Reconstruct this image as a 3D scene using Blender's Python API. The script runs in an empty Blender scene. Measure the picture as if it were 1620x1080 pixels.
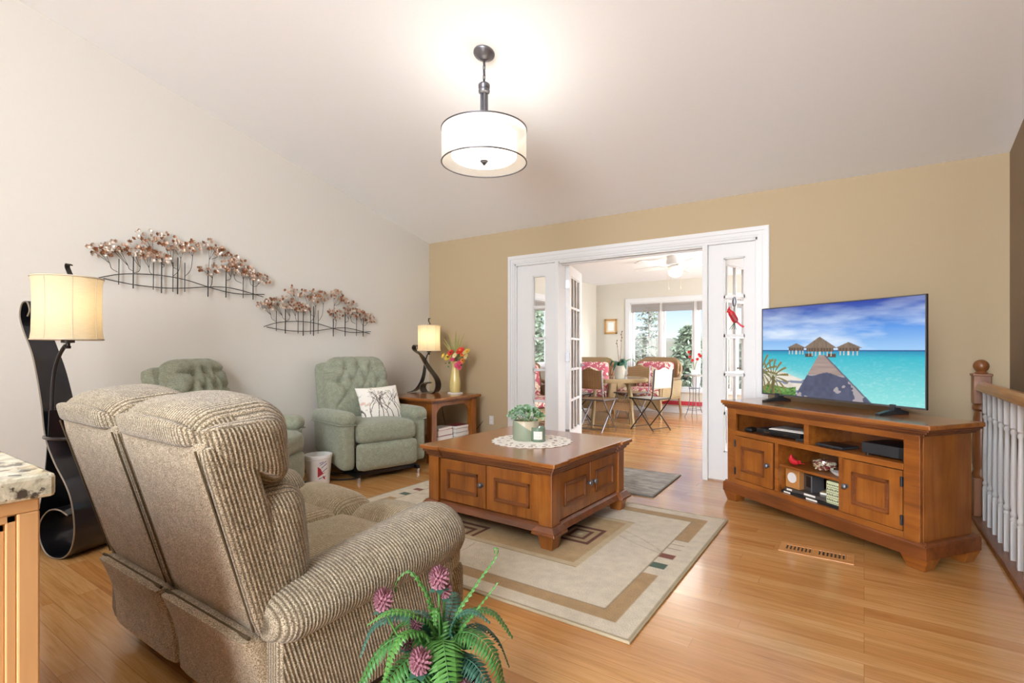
import bpy, bmesh, math, random
from mathutils import Vector, Matrix
R = math.radians
SC = bpy.context.scene
COL = SC.collection

# ---------------------------------------------------------------- camera, world, exposure
cam_d = bpy.data.cameras.new('camera'); cam = bpy.data.objects.new('camera', cam_d); COL.objects.link(cam)
cam.location = (0, 0, 1.13); cam.rotation_euler = (R(90), 0, R(34.35))
cam_d.sensor_width = 36; cam_d.lens = 815 / 1620 * 36; cam_d.shift_y = 13 / 1620
cam_d.clip_start = .05; cam_d.clip_end = 500
SC.camera = cam
SC.view_settings.view_transform = 'Standard'; SC.view_settings.look = 'None'
SC.view_settings.gamma = 1; SC.view_settings.exposure = 0.45; SC.view_settings.use_curve_mapping = False
SC.cycles.use_denoising = True
SC.cycles.max_bounces = 9; SC.cycles.diffuse_bounces = 5; SC.cycles.transparent_max_bounces = 24
SC.cycles.sample_clamp_indirect = 6; SC.cycles.caustics_reflective = False; SC.cycles.caustics_refractive = False

def lin(h):
    h = h.lstrip('#'); o = []
    for i in (0, 2, 4):
        v = int(h[i:i+2], 16) / 255
        o.append(v / 12.92 if v <= .04045 else ((v + .055) / 1.055) ** 2.4)
    return (*o, 1.0)

def N(nt, t, _op=None, _bt=None, **inp):
    n = nt.nodes.new(t)
    if _op: n.operation = _op
    if _bt: n.blend_type = _bt
    for k, v in inp.items():
        if k[0] == 'i' and k[1:].isdigit(): s = n.inputs[int(k[1:])]
        else: s = n.inputs[k.replace('_', ' ')]
        if isinstance(v, bpy.types.NodeSocket): nt.links.new(v, s)
        else: s.default_value = v
    return n

def ramp(nt, fac, stops, interp='LINEAR'):
    n = nt.nodes.new('ShaderNodeValToRGB'); cr = n.color_ramp; cr.interpolation = interp
    while len(cr.elements) < len(stops): cr.elements.new(.5)
    for e, (p, c) in zip(cr.elements, stops):
        e.position = p; e.color = lin(c) if isinstance(c, str) else (c if len(c) == 4 else (*c, 1))
    nt.links.new(fac, n.inputs[0]); return n.outputs[0]

def mixc(nt, fac, a, b, bt='MIX'):
    n = nt.nodes.new('ShaderNodeMix'); n.data_type = 'RGBA'; n.blend_type = bt
    for s, v in ((n.inputs[0], fac), (n.inputs[6], a), (n.inputs[7], b)):
        if isinstance(v, bpy.types.NodeSocket): nt.links.new(v, s)
        elif isinstance(v, str): s.default_value = lin(v)
        else: s.default_value = v
    return n.outputs[2]

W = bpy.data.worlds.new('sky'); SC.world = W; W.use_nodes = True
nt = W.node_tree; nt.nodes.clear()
tc = N(nt, 'ShaderNodeTexCoord')
sx = N(nt, 'ShaderNodeSeparateXYZ', Vector=tc.outputs['Generated'])
skyc = ramp(nt, N(nt, 'ShaderNodeMath', 'MULTIPLY_ADD', i0=sx.outputs['Z'], i1=.5, i2=.5).outputs[0],
            [(0, (.42, .38, .33)), (.45, (.50, .47, .42)), (.495, (.62, .62, .60)), (.505, (.80, .88, .95)), (.56, (.36, .58, .86)), (.66, (.2, .42, .8)), (1, (.15, .33, .72))])
# fill light added to the unseen south and east sky, to brighten the rooms
sky_fill = N(nt, 'ShaderNodeMath', 'MULTIPLY_ADD', i0=sx.outputs['X'], i1=1.2, i2=N(nt, 'ShaderNodeMath', 'MULTIPLY', i0=sx.outputs['Y'], i1=-.78).outputs[0])
south = N(nt, 'ShaderNodeMapRange', Value=sky_fill.outputs[0], From_Min=.15, From_Max=.75, To_Min=0, To_Max=1)
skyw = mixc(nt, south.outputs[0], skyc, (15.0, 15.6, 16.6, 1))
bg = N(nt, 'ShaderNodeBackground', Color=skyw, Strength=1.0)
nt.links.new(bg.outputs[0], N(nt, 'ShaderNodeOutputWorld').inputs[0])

# ---------------------------------------------------------------- materials
def newmat(name):
    m = bpy.data.materials.new(name); m.use_nodes = True; nt = m.node_tree
    return m, nt, nt.nodes['Principled BSDF']

def bump(nt, b, h, strength=.3, dist=.01):
    n = N(nt, 'ShaderNodeBump', Strength=strength, Distance=dist, Height=h)
    nt.links.new(n.outputs[0], b.inputs['Normal'])

def plain(name, col, rough=.5, metal=0, var=.06, scale=8, bmp=0, coat=0, sheen=0, spec=.5, emit=None, estr=0, alpha=1, trans=0):
    m, nt, b = newmat(name)
    c = lin(col) if isinstance(col, str) else col
    tc = N(nt, 'ShaderNodeTexCoord')
    nz = N(nt, 'ShaderNodeTexNoise', Vector=tc.outputs['Object'], Scale=scale, Detail=4)
    lo = tuple(x * (1 - var) for x in c[:3]) + (1,); hi = tuple(min(1, x * (1 + var)) for x in c[:3]) + (1,)
    nt.links.new(mixc(nt, nz.outputs[0], lo, hi), b.inputs['Base Color'])
    b.inputs['Roughness'].default_value = rough; b.inputs['Metallic'].default_value = metal
    b.inputs['Coat Weight'].default_value = coat; b.inputs['Sheen Weight'].default_value = sheen
    b.inputs['Specular IOR Level'].default_value = spec
    if trans: b.inputs['Transmission Weight'].default_value = trans
    if emit: b.inputs['Emission Color'].default_value = lin(emit); b.inputs['Emission Strength'].default_value = estr
    if bmp: bump(nt, b, nz.outputs[0], bmp, .01)
    return m

def wood(name, c1, c2, c3, along='X', scale=1.0, rough=.3, coat=.3, stretch=14, dark=None):
    m, nt, b = newmat(name)
    tc = N(nt, 'ShaderNodeTexCoord')
    s = {'X': (1.2, stretch, stretch), 'Y': (stretch, 1.2, stretch), 'Z': (stretch, stretch, 1.2)}[along]
    mp = N(nt, 'ShaderNodeMapping', Vector=tc.outputs['Object'], Scale=tuple(v * scale for v in s))
    nz = N(nt, 'ShaderNodeTexNoise', Vector=mp.outputs[0], Scale=1.6, Detail=6, Roughness=.6, Distortion=.35)
    c = ramp(nt, nz.outputs[0], [(.25, c1), (.5, c2), (.75, c3)])
    n2 = N(nt, 'ShaderNodeTexNoise', Vector=tc.outputs['Object'], Scale=5 * scale, Detail=3)
    c = mixc(nt, ramp(nt, n2.outputs[0], [(.35, (0, 0, 0)), (.7, (.5, .5, .5))]), c, dark or c1)
    nt.links.new(c, b.inputs['Base Color'])
    b.inputs['Roughness'].default_value = rough; b.inputs['Coat Weight'].default_value = coat; b.inputs['Coat Roughness'].default_value = .2
    bump(nt, b, nz.outputs[0], .06, .004)
    return m

def floor_mat():
    m, nt, b = newmat('oak_planks')
    tc = N(nt, 'ShaderNodeTexCoord'); P = tc.outputs['Object']
    br = N(nt, 'ShaderNodeTexBrick', Vector=P, Scale=1, Mortar_Size=.0009, Mortar_Smooth=.3, Bias=0, Brick_Width=1.15, Row_Height=.083,
           Color1=(0, 0, 0, 1), Color2=(1, 1, 1, 1), Mortar=(.5, .5, .5, 1))
    br.offset = .37; br.offset_frequency = 3; br.squash = 1.3; br.squash_frequency = 2
    off = N(nt, 'ShaderNodeVectorMath', 'MULTIPLY', i0=br.outputs[0], i1=(37, 11, 5))
    sc = N(nt, 'ShaderNodeVectorMath', 'MULTIPLY', i0=P, i1=(1.5, 22, 1))
    v = N(nt, 'ShaderNodeVectorMath', 'ADD', i0=off.outputs[0], i1=sc.outputs[0])
    nz = N(nt, 'ShaderNodeTexNoise', Vector=v.outputs[0], Scale=1.3, Detail=5, Roughness=.62, Distortion=1.2)
    sc2 = N(nt, 'ShaderNodeVectorMath', 'MULTIPLY', i0=P, i1=(6, 240, 1))
    v2 = N(nt, 'ShaderNodeVectorMath', 'ADD', i0=off.outputs[0], i1=sc2.outputs[0])
    fine = N(nt, 'ShaderNodeTexNoise', Vector=v2.outputs[0], Scale=1.0, Detail=3)
    c = ramp(nt, nz.outputs[0], [(.25, '#a67c4c'), (.42, '#c2965f'), (.6, '#cea36f'), (.8, '#dab382')])
    tint = ramp(nt, br.outputs[0], [(0, '#e9d2b8'), (.5, '#f7e8d2'), (1, '#fffaf0')])
    c = mixc(nt, 1.0, c, tint, 'MULTIPLY')
    c = mixc(nt, ramp(nt, fine.outputs[0], [(.3, (.35, .35, .35)), (.5, (0, 0, 0))]), c, '#95683f')
    c = mixc(nt, N(nt, 'ShaderNodeMath', 'MULTIPLY', i0=br.outputs[1], i1=.6).outputs[0], c, '#6e4220')
    nt.links.new(c, b.inputs['Base Color'])
    b.inputs['Roughness'].default_value = .24; b.inputs['Coat Weight'].default_value = .45; b.inputs['Coat Roughness'].default_value = .12
    bump(nt, b, N(nt, 'ShaderNodeMath', 'MULTIPLY_ADD', i0=br.outputs[1], i1=-1.0, i2=nz.outputs[0]).outputs[0], .04, .003)
    return m

def glassy(name, tint=(1, 1, 1), gloss=.07, rough=.02):
    m = bpy.data.materials.new(name); m.use_nodes = True; nt = m.node_tree; nt.nodes.clear()
    t = N(nt, 'ShaderNodeBsdfTransparent', Color=(*tint, 1)); g = N(nt, 'ShaderNodeBsdfGlossy', Roughness=rough)
    x = N(nt, 'ShaderNodeMixShader', Fac=gloss, i1=t.outputs[0], i2=g.outputs[0])
    nt.links.new(x.outputs[0], N(nt, 'ShaderNodeOutputMaterial').inputs[0]); return m

def sheer(name, col, clear=.45, glow=0.0):
    m = bpy.data.materials.new(name); m.use_nodes = True; nt = m.node_tree; nt.nodes.clear()
    c = lin(col)
    t = N(nt, 'ShaderNodeBsdfTransparent', Color=(1, 1, 1, 1))
    d = N(nt, 'ShaderNodeBsdfDiffuse', Color=c); tr = N(nt, 'ShaderNodeBsdfTranslucent', Color=c)
    a = N(nt, 'ShaderNodeMixShader', Fac=.5, i1=d.outputs[0], i2=tr.outputs[0])
    x = N(nt, 'ShaderNodeMixShader', Fac=1 - clear, i1=t.outputs[0], i2=a.outputs[0])
    nt.links.new(x.outputs[0], N(nt, 'ShaderNodeOutputMaterial').inputs[0]); return m

def painted(name, rough=.8, emit=0, bmp=0, scale=200, sheen=0):
    m, nt, b = newmat(name)
    at = N(nt, 'ShaderNodeAttribute'); at.attribute_name = 'Col'
    if emit:
        b.inputs['Base Color'].default_value = (.01, .01, .01, 1)
        nt.links.new(at.outputs[0], b.inputs['Emission Color']); b.inputs['Emission Strength'].default_value = emit
    elif bmp:
        tc = N(nt, 'ShaderNodeTexCoord')
        nz = N(nt, 'ShaderNodeTexNoise', Vector=tc.outputs['Object'], Scale=scale, Detail=3)
        n2 = N(nt, 'ShaderNodeTexNoise', Vector=tc.outputs['Object'], Scale=scale * .12, Detail=3)
        k = N(nt, 'ShaderNodeMath', 'ADD', i0=nz.outputs[0], i1=n2.outputs[0])
        c = mixc(nt, 1.0, at.outputs[0], ramp(nt, N(nt, 'ShaderNodeMath', 'MULTIPLY', i0=k.outputs[0], i1=.5).outputs[0], [(.3, (.72, .72, .72)), (.7, (1, 1, 1))]), 'MULTIPLY')
        nt.links.new(c, b.inputs['Base Color']); bump(nt, b, nz.outputs[0], bmp, .01)
    else: nt.links.new(at.outputs[0], b.inputs['Base Color'])
    b.inputs['Roughness'].default_value = rough; b.inputs['Sheen Weight'].default_value = sheen
    return m

def wall_mat(name, col):
    return plain(name, col, rough=.75, var=.015, scale=60, bmp=.02, spec=.25)

def chenille(name, lo, mid, hi, ribs=True, period=.011, slope=0.0):
    """Woven upholstery; ribs run across X on faces that look front, back or up and across Y on faces that look sideways."""
    m, nt, b = newmat(name)
    tc = N(nt, 'ShaderNodeTexCoord'); P = tc.outputs['Object']
    sp = N(nt, 'ShaderNodeTexNoise', Vector=P, Scale=300, Detail=2)
    sp2 = N(nt, 'ShaderNodeTexNoise', Vector=P, Scale=30, Detail=3)
    c = ramp(nt, sp.outputs[0], [(.36, lo), (.5, mid), (.62, hi)])
    c = mixc(nt, ramp(nt, sp2.outputs[0], [(.4, (0, 0, 0)), (.7, (.35, .35, .35))]), c, lo)
    h = sp.outputs[0]
    if ribs:
        s = N(nt, 'ShaderNodeSeparateXYZ', Vector=P)
        nm = N(nt, 'ShaderNodeSeparateXYZ', Vector=tc.outputs['Normal'])
        side = N(nt, 'ShaderNodeMath', 'GREATER_THAN', i0=N(nt, 'ShaderNodeMath', 'ABSOLUTE', i0=nm.outputs[0]).outputs[0], i1=.72)
        yy = N(nt, 'ShaderNodeMath', 'MULTIPLY_ADD', i0=s.outputs[2], i1=slope, i2=s.outputs[1])
        if ribs == 'Y': co = yy.outputs[0]
        else:
            mx = N(nt, 'ShaderNodeMix', Factor=side.outputs[0], i2=s.outputs[0], i3=yy.outputs[0]); co = mx.outputs[0]
        w = N(nt, 'ShaderNodeMath', 'SINE', i0=N(nt, 'ShaderNodeMath', 'MULTIPLY', i0=co, i1=2 * math.pi / period).outputs[0])
        wz = N(nt, 'ShaderNodeMath', 'SINE', i0=N(nt, 'ShaderNodeMath', 'MULTIPLY', i0=s.outputs[2], i1=2 * math.pi / (period * .8)).outputs[0])
        ww = N(nt, 'ShaderNodeMath', 'MULTIPLY_ADD', i0=wz.outputs[0], i1=.10, i2=w.outputs[0])
        k = N(nt, 'ShaderNodeMath', 'MULTIPLY_ADD', i0=sp.outputs[0], i1=1.0, i2=ww.outputs[0])
        g = N(nt, 'ShaderNodeMapRange', Value=k.outputs[0], From_Min=-.6, From_Max=.9)
        c = mixc(nt, g.outputs[0], lo, c)
        h = k.outputs[0]
    nt.links.new(c, b.inputs['Base Color']); b.inputs['Roughness'].default_value = .95; b.inputs['Sheen Weight'].default_value = .25
    b.inputs['Specular IOR Level'].default_value = .12
    bump(nt, b, h, .45, .004)
    return m

def granite():
    m, nt, b = newmat('granite'); tc = N(nt, 'ShaderNodeTexCoord'); P = tc.outputs['Object']
    a = N(nt, 'ShaderNodeTexNoise', Vector=P, Scale=14, Detail=8, Roughness=.7, Distortion=.6)
    c = ramp(nt, a.outputs[0], [(.34, '#7d7a66'), (.46, '#b5b09a'), (.56, '#d6cfba'), (.68, '#b99c6c')])
    v = N(nt, 'ShaderNodeTexNoise', Vector=P, Scale=30, Detail=5, Roughness=.55)
    c = mixc(nt, ramp(nt, v.outputs[0], [(.57, (0, 0, 0)), (.62, (.95, .95, .95))]), c, '#3a322c')
    v2 = N(nt, 'ShaderNodeTexNoise', Vector=P, Scale=17, Detail=4)
    c = mixc(nt, ramp(nt, v2.outputs[0], [(.60, (0, 0, 0)), (.7, (.7, .7, .7))]), c, '#8a6a3e')
    nt.links.new(c, b.inputs['Base Color']); b.inputs['Roughness'].default_value = .18; return m

def floral():
    m, nt, b = newmat('floral_print'); tc = N(nt, 'ShaderNodeTexCoord'); P = tc.outputs['Object']
    a = N(nt, 'ShaderNodeTexNoise', Vector=P, Scale=7.5, Detail=2, Distortion=2.2)
    c = ramp(nt, a.outputs[0], [(.0, '#a8485a'), (.50, '#bb5f6c'), (.53, '#efe3cf'), (.60, '#e9dcc2'), (.62, '#b5a987'), (.67, '#ece0cb'), (.75, '#b95c66')])
    nt.links.new(c, b.inputs['Base Color']); b.inputs['Roughness'].default_value = .9; return m

def wicker(name, c1, c2):
    m, nt, b = newmat(name); tc = N(nt, 'ShaderNodeTexCoord'); P = tc.outputs['Object']
    s = N(nt, 'ShaderNodeSeparateXYZ', Vector=P)
    xy = N(nt, 'ShaderNodeMath', 'ADD', i0=s.outputs[0], i1=s.outputs[1])
    a = N(nt, 'ShaderNodeMath', 'SINE', i0=N(nt, 'ShaderNodeMath', 'MULTIPLY', i0=xy.outputs[0], i1=260.).outputs[0])
    d = N(nt, 'ShaderNodeMath', 'SINE', i0=N(nt, 'ShaderNodeMath', 'MULTIPLY', i0=s.outputs[2], i1=420.).outputs[0])
    k = N(nt, 'ShaderNodeMath', 'MULTIPLY_ADD', i0=d.outputs[0], i1=.6, i2=a.outputs[0])
    g = N(nt, 'ShaderNodeMapRange', Value=k.outputs[0], From_Min=-1.2, From_Max=1.2)
    nt.links.new(mixc(nt, g.outputs[0], c1, c2), b.inputs['Base Color']); b.inputs['Roughness'].default_value = .6
    bump(nt, b, k.outputs[0], .4, .004); return m

def glow(name, col, s):
    m, nt, b = newmat(name); b.inputs['Base Color'].default_value = lin(col)
    b.inputs['Emission Color'].default_value = lin(col); b.inputs['Emission Strength'].default_value = s; return m

MT = {}
MT['floor'] = floor_mat()
MT['wall_white'] = wall_mat('wall_white', '#d3cfc6')
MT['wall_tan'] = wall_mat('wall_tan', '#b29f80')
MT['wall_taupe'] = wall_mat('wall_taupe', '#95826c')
MT['wall_beige'] = wall_mat('wall_beige', '#cbc6b8')
MT['ceiling'] = wall_mat('ceiling_white', '#f3f4f5')
MT['white'] = plain('white_paint', '#d6d6d5', .35, var=.01)
MT['stain'] = wood('stained_wood', '#6a3612', '#96571f', '#a96a2b', 'X', 1, .32, .35, dark='#5a2c10')
MT['stain_v'] = wood('stained_wood_upright', '#6a3612', '#98591f', '#ab6c2c', 'Z', 1, .32, .35, dark='#5a2c10')
MT['stain_top'] = wood('stained_wood_top', '#7a4218', '#9a5d28', '#a86a30', 'X', .8, .2, .6, dark='#6a3816')
MT['stain_dark'] = wood('glazed_moulding', '#552c14', '#7a431e', '#8c5025', 'X', 1, .35, .3, dark='#42210f')
MT['oak'] = wood('golden_oak', '#8a5526', '#a66c34', '#b57c40', 'X', 1, .35, .3)
MT['oak_y'] = wood('golden_oak_rail', '#9c652e', '#bb8441', '#c8924c', 'Y', 1, .3, .4)
MT['oak_dark'] = wood('brown_oak', '#6e4020', '#87522a', '#955f33', 'Z', 1, .4, .2)
MT['maple'] = wood('maple_cabinet', '#bd9160', '#cba06e', '#d5ac7c', 'Z', .6, .35, .3)
MT['black_metal'] = plain('bronze_black_metal', '#24252b', .32, .75, var=.2, coat=.7)
MT['dark_metal'] = plain('dark_metal', '#3a3532', .4, .8)
MT['edge_metal'] = plain('worn_edge', '#8d8478', .4, .6)
MT['pewter'] = plain('pewter', '#77777d', .38, .85)
MT['chrome'] = plain('chrome', '#c9c9cc', .2, 1)
MT['nickel'] = plain('nickel_hinge', '#9a9a9c', .35, .9)
MT['black'] = plain('black_plastic', '#151517', .4)
MT['grey_dark'] = plain('charcoal_plastic', '#2b2d31', .45)
MT['green_fab'] = chenille('sage_chenille', '#757a66', '#929783', '#acb09e', ribs=False)
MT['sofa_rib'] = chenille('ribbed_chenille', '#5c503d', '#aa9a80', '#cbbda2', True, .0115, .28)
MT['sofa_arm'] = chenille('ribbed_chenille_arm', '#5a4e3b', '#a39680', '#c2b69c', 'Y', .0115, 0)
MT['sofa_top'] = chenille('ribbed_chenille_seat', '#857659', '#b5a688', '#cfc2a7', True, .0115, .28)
MT['sofa_back'] = chenille('flecked_back_cloth', '#75664f', '#ac9c83', '#d0c3ab', ribs=False)
MT['piping'] = plain('piping_seam_shade', '#54472f', .9)  # piping cord; its dark tone also paints in the shadowed seams
MT['granite'] = granite()
MT['floral'] = floral()
MT['wicker'] = wicker('brown_wicker', '#6e5334', '#a9855a')
MT['wicker_tan'] = wicker('tan_wicker', '#84704f', '#b39d74')
MT['rattan'] = plain('rattan_pole', '#8e7450', .5)
MT['pane'] = glassy('window_glass', gloss=.02)
MT['clear'] = glassy('clear_glass', (.95, .97, .97), .12)
MT['leaf'] = plain('fern_green', '#3a6b30', .5, var=.35, scale=14)
MT['leaf2'] = plain('fern_blue_green', '#2f5a48', .5, var=.4, scale=14)
MT['leaf_lt'] = plain('fern_light_green', '#44752f', .5, var=.3, scale=14)
MT['paper'] = plain('paper', '#e6e3da', .8, var=.03)

# ---------------------------------------------------------------- mesh builder
class MB:
    def __init__(s, M=None): s.v = []; s.f = []; s.sm = []; s.M = M
    def add(s, vs, fs, smooth=False):
        b = len(s.v)
        s.v += [(s.M @ Vector(p)) if s.M else Vector(p) for p in vs]
        for f in fs: s.f.append([b + i for i in f]); s.sm.append(smooth)
        return s
    def box(s, x0, x1, y0, y1, z0, z1, rot=None):
        vs = [(x, y, z) for z in (z0, z1) for y in (y0, y1) for x in (x0, x1)]
        if rot is not None:
            c = Vector(((x0+x1)/2, (y0+y1)/2, (z0+z1)/2)); vs = [c + rot @ (Vector(p) - c) for p in vs]
        return s.add(vs, [(0, 2, 3, 1), (4, 5, 7, 6), (0, 1, 5, 4), (2, 6, 7, 3), (0, 4, 6, 2), (1, 3, 7, 5)])
    def cbox(s, c, d, rot=None):
        return s.box(c[0]-d[0]/2, c[0]+d[0]/2, c[1]-d[1]/2, c[1]+d[1]/2, c[2]-d[2]/2, c[2]+d[2]/2, rot)
    def frustum(s, c, d0, d1, h):
        vs = [(c[0]+sx*d0[0]/2, c[1]+sy*d0[1]/2, c[2]) for sy in (-1, 1) for sx in (-1, 1)] + [(c[0]+sx*d1[0]/2, c[1]+sy*d1[1]/2, c[2]+h) for sy in (-1, 1) for sx in (-1, 1)]
        return s.add(vs, [(0, 2, 3, 1), (4, 5, 7, 6), (0, 1, 5, 4), (2, 6, 7, 3), (0, 4, 6, 2), (1, 3, 7, 5)])
    def prism(s, poly, a0, a1, axis='Z'):
        def P(u, v, a): return {'Z': (u, v, a), 'X': (a, u, v), 'Y': (u, a, v)}[axis]
        n = len(poly); vs = [P(u, v, a0) for u, v in poly] + [P(u, v, a1) for u, v in poly]
        return s.add(vs, [list(range(n))[::-1], list(range(n, 2*n))] + [(i, (i+1) % n, n+(i+1) % n, n+i) for i in range(n)])
    def lathe(s, prof, c=(0, 0, 0), n=24, sy=1.0, rot=None, wob=None):
        vs = []
        for r, z in prof:
            for i in range(n):
                a = 2*math.pi*i/n; k = wob(a, z) if wob else 1
                p = Vector((r*k*math.cos(a), r*k*sy*math.sin(a), z))
                if rot is not None: p = rot @ p
                vs.append(p + Vector(c))
        fs = [(j*n+i, j*n+(i+1) % n, (j+1)*n+(i+1) % n, (j+1)*n+i) for j in range(len(prof)-1) for i in range(n)]
        if prof[0][0] > 1e-6: fs.append(list(range(n))[::-1])
        if prof[-1][0] > 1e-6: fs.append(list(range((len(prof)-1)*n, len(prof)*n)))
        return s.add(vs, fs, True)
    def shell(s, prof, c=(0, 0, 0), n=24, sy=1.0):
        vs = [(c[0]+r*math.cos(2*math.pi*i/n), c[1]+r*sy*math.sin(2*math.pi*i/n), c[2]+z) for r, z in prof for i in range(n)]
        return s.add(vs, [(j*n+i, j*n+(i+1) % n, (j+1)*n+(i+1) % n, (j+1)*n+i) for j in range(len(prof)-1) for i in range(n)], True)
    def cyl(s, p0, p1, r0, r1=None, n=14):
        return s.tube([p0, p1], [r0, r0 if r1 is None else r1], n)
    def tube(s, pts, r, n=8, closed=False):
        pts = [Vector(p) for p in pts]; m = len(pts)
        rr = r if isinstance(r, (list, tuple)) else [r]*m
        vs = []; up = None
        for i, p in enumerate(pts):
            if closed: t = pts[(i+1) % m] - pts[i-1]
            else: t = pts[min(i+1, m-1)] - pts[max(i-1, 0)]
            t.normalize()
            if up is None:
                up = Vector((0, 0, 1)) if abs(t.z) < .9 else Vector((1, 0, 0))
            a = up - t*up.dot(t)
            if a.length < 1e-5: a = t.orthogonal()
            a.normalize(); up = a; b = t.cross(a)
            vs += [p + (a*math.cos(2*math.pi*k/n) + b*math.sin(2*math.pi*k/n))*rr[i] for k in range(n)]
        fs = []
        for i in range(m if closed else m-1):
            j = (i+1) % m
            fs += [(i*n+k, i*n+(k+1) % n, j*n+(k+1) % n, j*n+k) for k in range(n)]
        if not closed: fs += [list(range(n))[::-1], list(range((m-1)*n, m*n))]
        return s.add(vs, fs, True)
    def ribbon(s, pts, th, w):
        """a flat strip that follows pts; w(i) gives its two edges (vectors) at point i; th its thickness"""
        m = len(pts); vs = []
        for i in range(m):
            p = Vector(pts[i]); t = (Vector(pts[min(i+1, m-1)]) - Vector(pts[max(i-1, 0)])).normalized()
            e0, e1 = w(i); nrm = t.cross((Vector(e1)-Vector(e0)).normalized()).normalized()*th/2
            vs += [p+Vector(e0)+nrm, p+Vector(e1)+nrm, p+Vector(e1)-nrm, p+Vector(e0)-nrm]
        fs = [(i*4+k, i*4+(k+1) % 4, i*4+4+(k+1) % 4, i*4+4+k) for i in range(m-1) for k in range(4)] + [(3, 2, 1, 0), (m*4-4, m*4-3, m*4-2, m*4-1)]
        return s.add(vs, fs, True)
    def rbox(s, c, d, r=.04, n=10, puff=(0, 0, 0), fn=None, rot=None):
        """cushion: a box with round edges, faces bulged by puff, reshaped by fn"""
        h = [x/2 for x in d]; key = {}; vs = []; fs = []
        def vid(p):
            k = tuple(round(x*1000) for x in p)
            if k not in key:
                key[k] = len(vs)
                q = Vector([p[i]*h[i] for i in range(3)])
                rr = [min(r, h[i]) for i in range(3)]
                inn = Vector([max(-(h[i]-rr[i]), min(h[i]-rr[i], q[i])) for i in range(3)])
                dd = q-inn
                if dd.length > 1e-9:
                    L = max(abs(dd[i])/max(rr[i], 1e-6) for i in range(3))
                    u = Vector([dd[i]/max(rr[i], 1e-6) for i in range(3)]); u = u.normalized()*L
                    q = inn + Vector([u[i]*rr[i] for i in range(3)])
                for i in range(3):
                    if puff[i]:
                        o = [j for j in range(3) if j != i]
                        q[i] += puff[i]*p[i]*(1-p[o[0]]**2)*(1-p[o[1]]**2)
                if fn: q = Vector(fn(q, p))
                if rot is not None: q = rot @ q
                vs.append(q + Vector(c))
            return key[k]
        L = [-1 + 2*i/n for i in range(n+1)]
        for ax in range(3):
            for sg in (-1, 1):
                for i in range(n):
                    for j in range(n):
                        q = []
                        for a, b in ((i, j), (i+1, j), (i+1, j+1), (i, j+1)):
                            p = [0, 0, 0]; p[ax] = sg; p[(ax+1) % 3] = L[a]; p[(ax+2) % 3] = L[b]; q.append(vid(p))
                        fs.append(q if sg > 0 else q[::-1])
        return s.add(vs, fs, True)
    def mesh(s, name, mat, angle=40):
        me = bpy.data.meshes.new(name); me.from_pydata([tuple(p) for p in s.v], [], s.f)
        me.polygons.foreach_set('use_smooth', s.sm)
        if any(s.sm) and angle: me.set_sharp_from_angle(angle=R(angle))
        if mat: me.materials.append(mat)
        me.update(); return me
    def build(s, name, mat, parent=None, bevel=0, angle=40, loc=None):
        o = bpy.data.objects.new(name, s.mesh(name, MT[mat] if isinstance(mat, str) else mat, angle)); COL.objects.link(o)
        if parent: o.parent = parent
        if loc: o.location = loc
        if bevel:
            m = o.modifiers.new('bevel', 'BEVEL'); m.width = bevel; m.segments = 2; m.limit_method = 'ANGLE'; m.angle_limit = R(50)
        return o

def thing(name, label, cat, loc=(0, 0, 0), rz=0, group=None):
    o = bpy.data.objects.new(name, None); o.empty_display_size = .1; COL.objects.link(o)
    o.location = loc; o.rotation_euler = (0, 0, rz)
    return tag(o, label, cat, group)
def tag(o, label, cat, group=None):
    o['label'] = label; o['category'] = cat
    if group: o['group'] = group
    return o
def struct(o): o['kind'] = 'structure'; return o
def light(name, kind, loc, energy, col=(1, 1, 1), size=.1, rot=None):
    d = bpy.data.lights.new(name, kind); d.energy = energy; d.color = col
    if kind == 'POINT': d.shadow_soft_size = size
    o = bpy.data.objects.new(name, d); COL.objects.link(o); o.location = loc
    if rot: o.rotation_euler = rot
    return o
def spline(pts, k=8):
    """Catmull-Rom through pts"""
    P = [Vector(p) for p in pts]; out = []
    for i in range(len(P)-1):
        a, b, c, d = P[max(i-1, 0)], P[i], P[i+1], P[min(i+2, len(P)-1)]
        for j in range(k):
            t = j/k
            out.append(.5*((2*b) + (c-a)*t + (2*a-5*b+4*c-d)*t*t + (3*b-a-3*c+d)*t**3))
    return out + [P[-1]]
def sheet(nx, ny, pos, colf=None):
    """grid mesh with a colour per vertex: pos(u,v) -> point, colf(u,v) -> linear rgb"""
    vs = []; cs = []
    for j in range(ny+1):
        for i in range(nx+1):
            u, v = i/nx, j/ny; vs.append(pos(u, v)); cs.append(colf(u, v) if colf else (1, 1, 1))
    fs = [(j*(nx+1)+i, j*(nx+1)+i+1, (j+1)*(nx+1)+i+1, (j+1)*(nx+1)+i) for j in range(ny) for i in range(nx)]
    return vs, fs, cs
def paint_obj(name, vs, fs, cs, mat, parent=None, smooth=True):
    me = bpy.data.meshes.new(name); me.from_pydata([tuple(v) for v in vs], [], fs)
    me.polygons.foreach_set('use_smooth', [smooth]*len(fs))
    at = me.color_attributes.new('Col', 'FLOAT_COLOR', 'POINT')
    at.data.foreach_set('color', [x for c in cs for x in (c[0], c[1], c[2], 1.0)])
    me.materials.append(mat); o = bpy.data.objects.new(name, me); COL.objects.link(o)
    if parent: o.parent = parent
    return o
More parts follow.
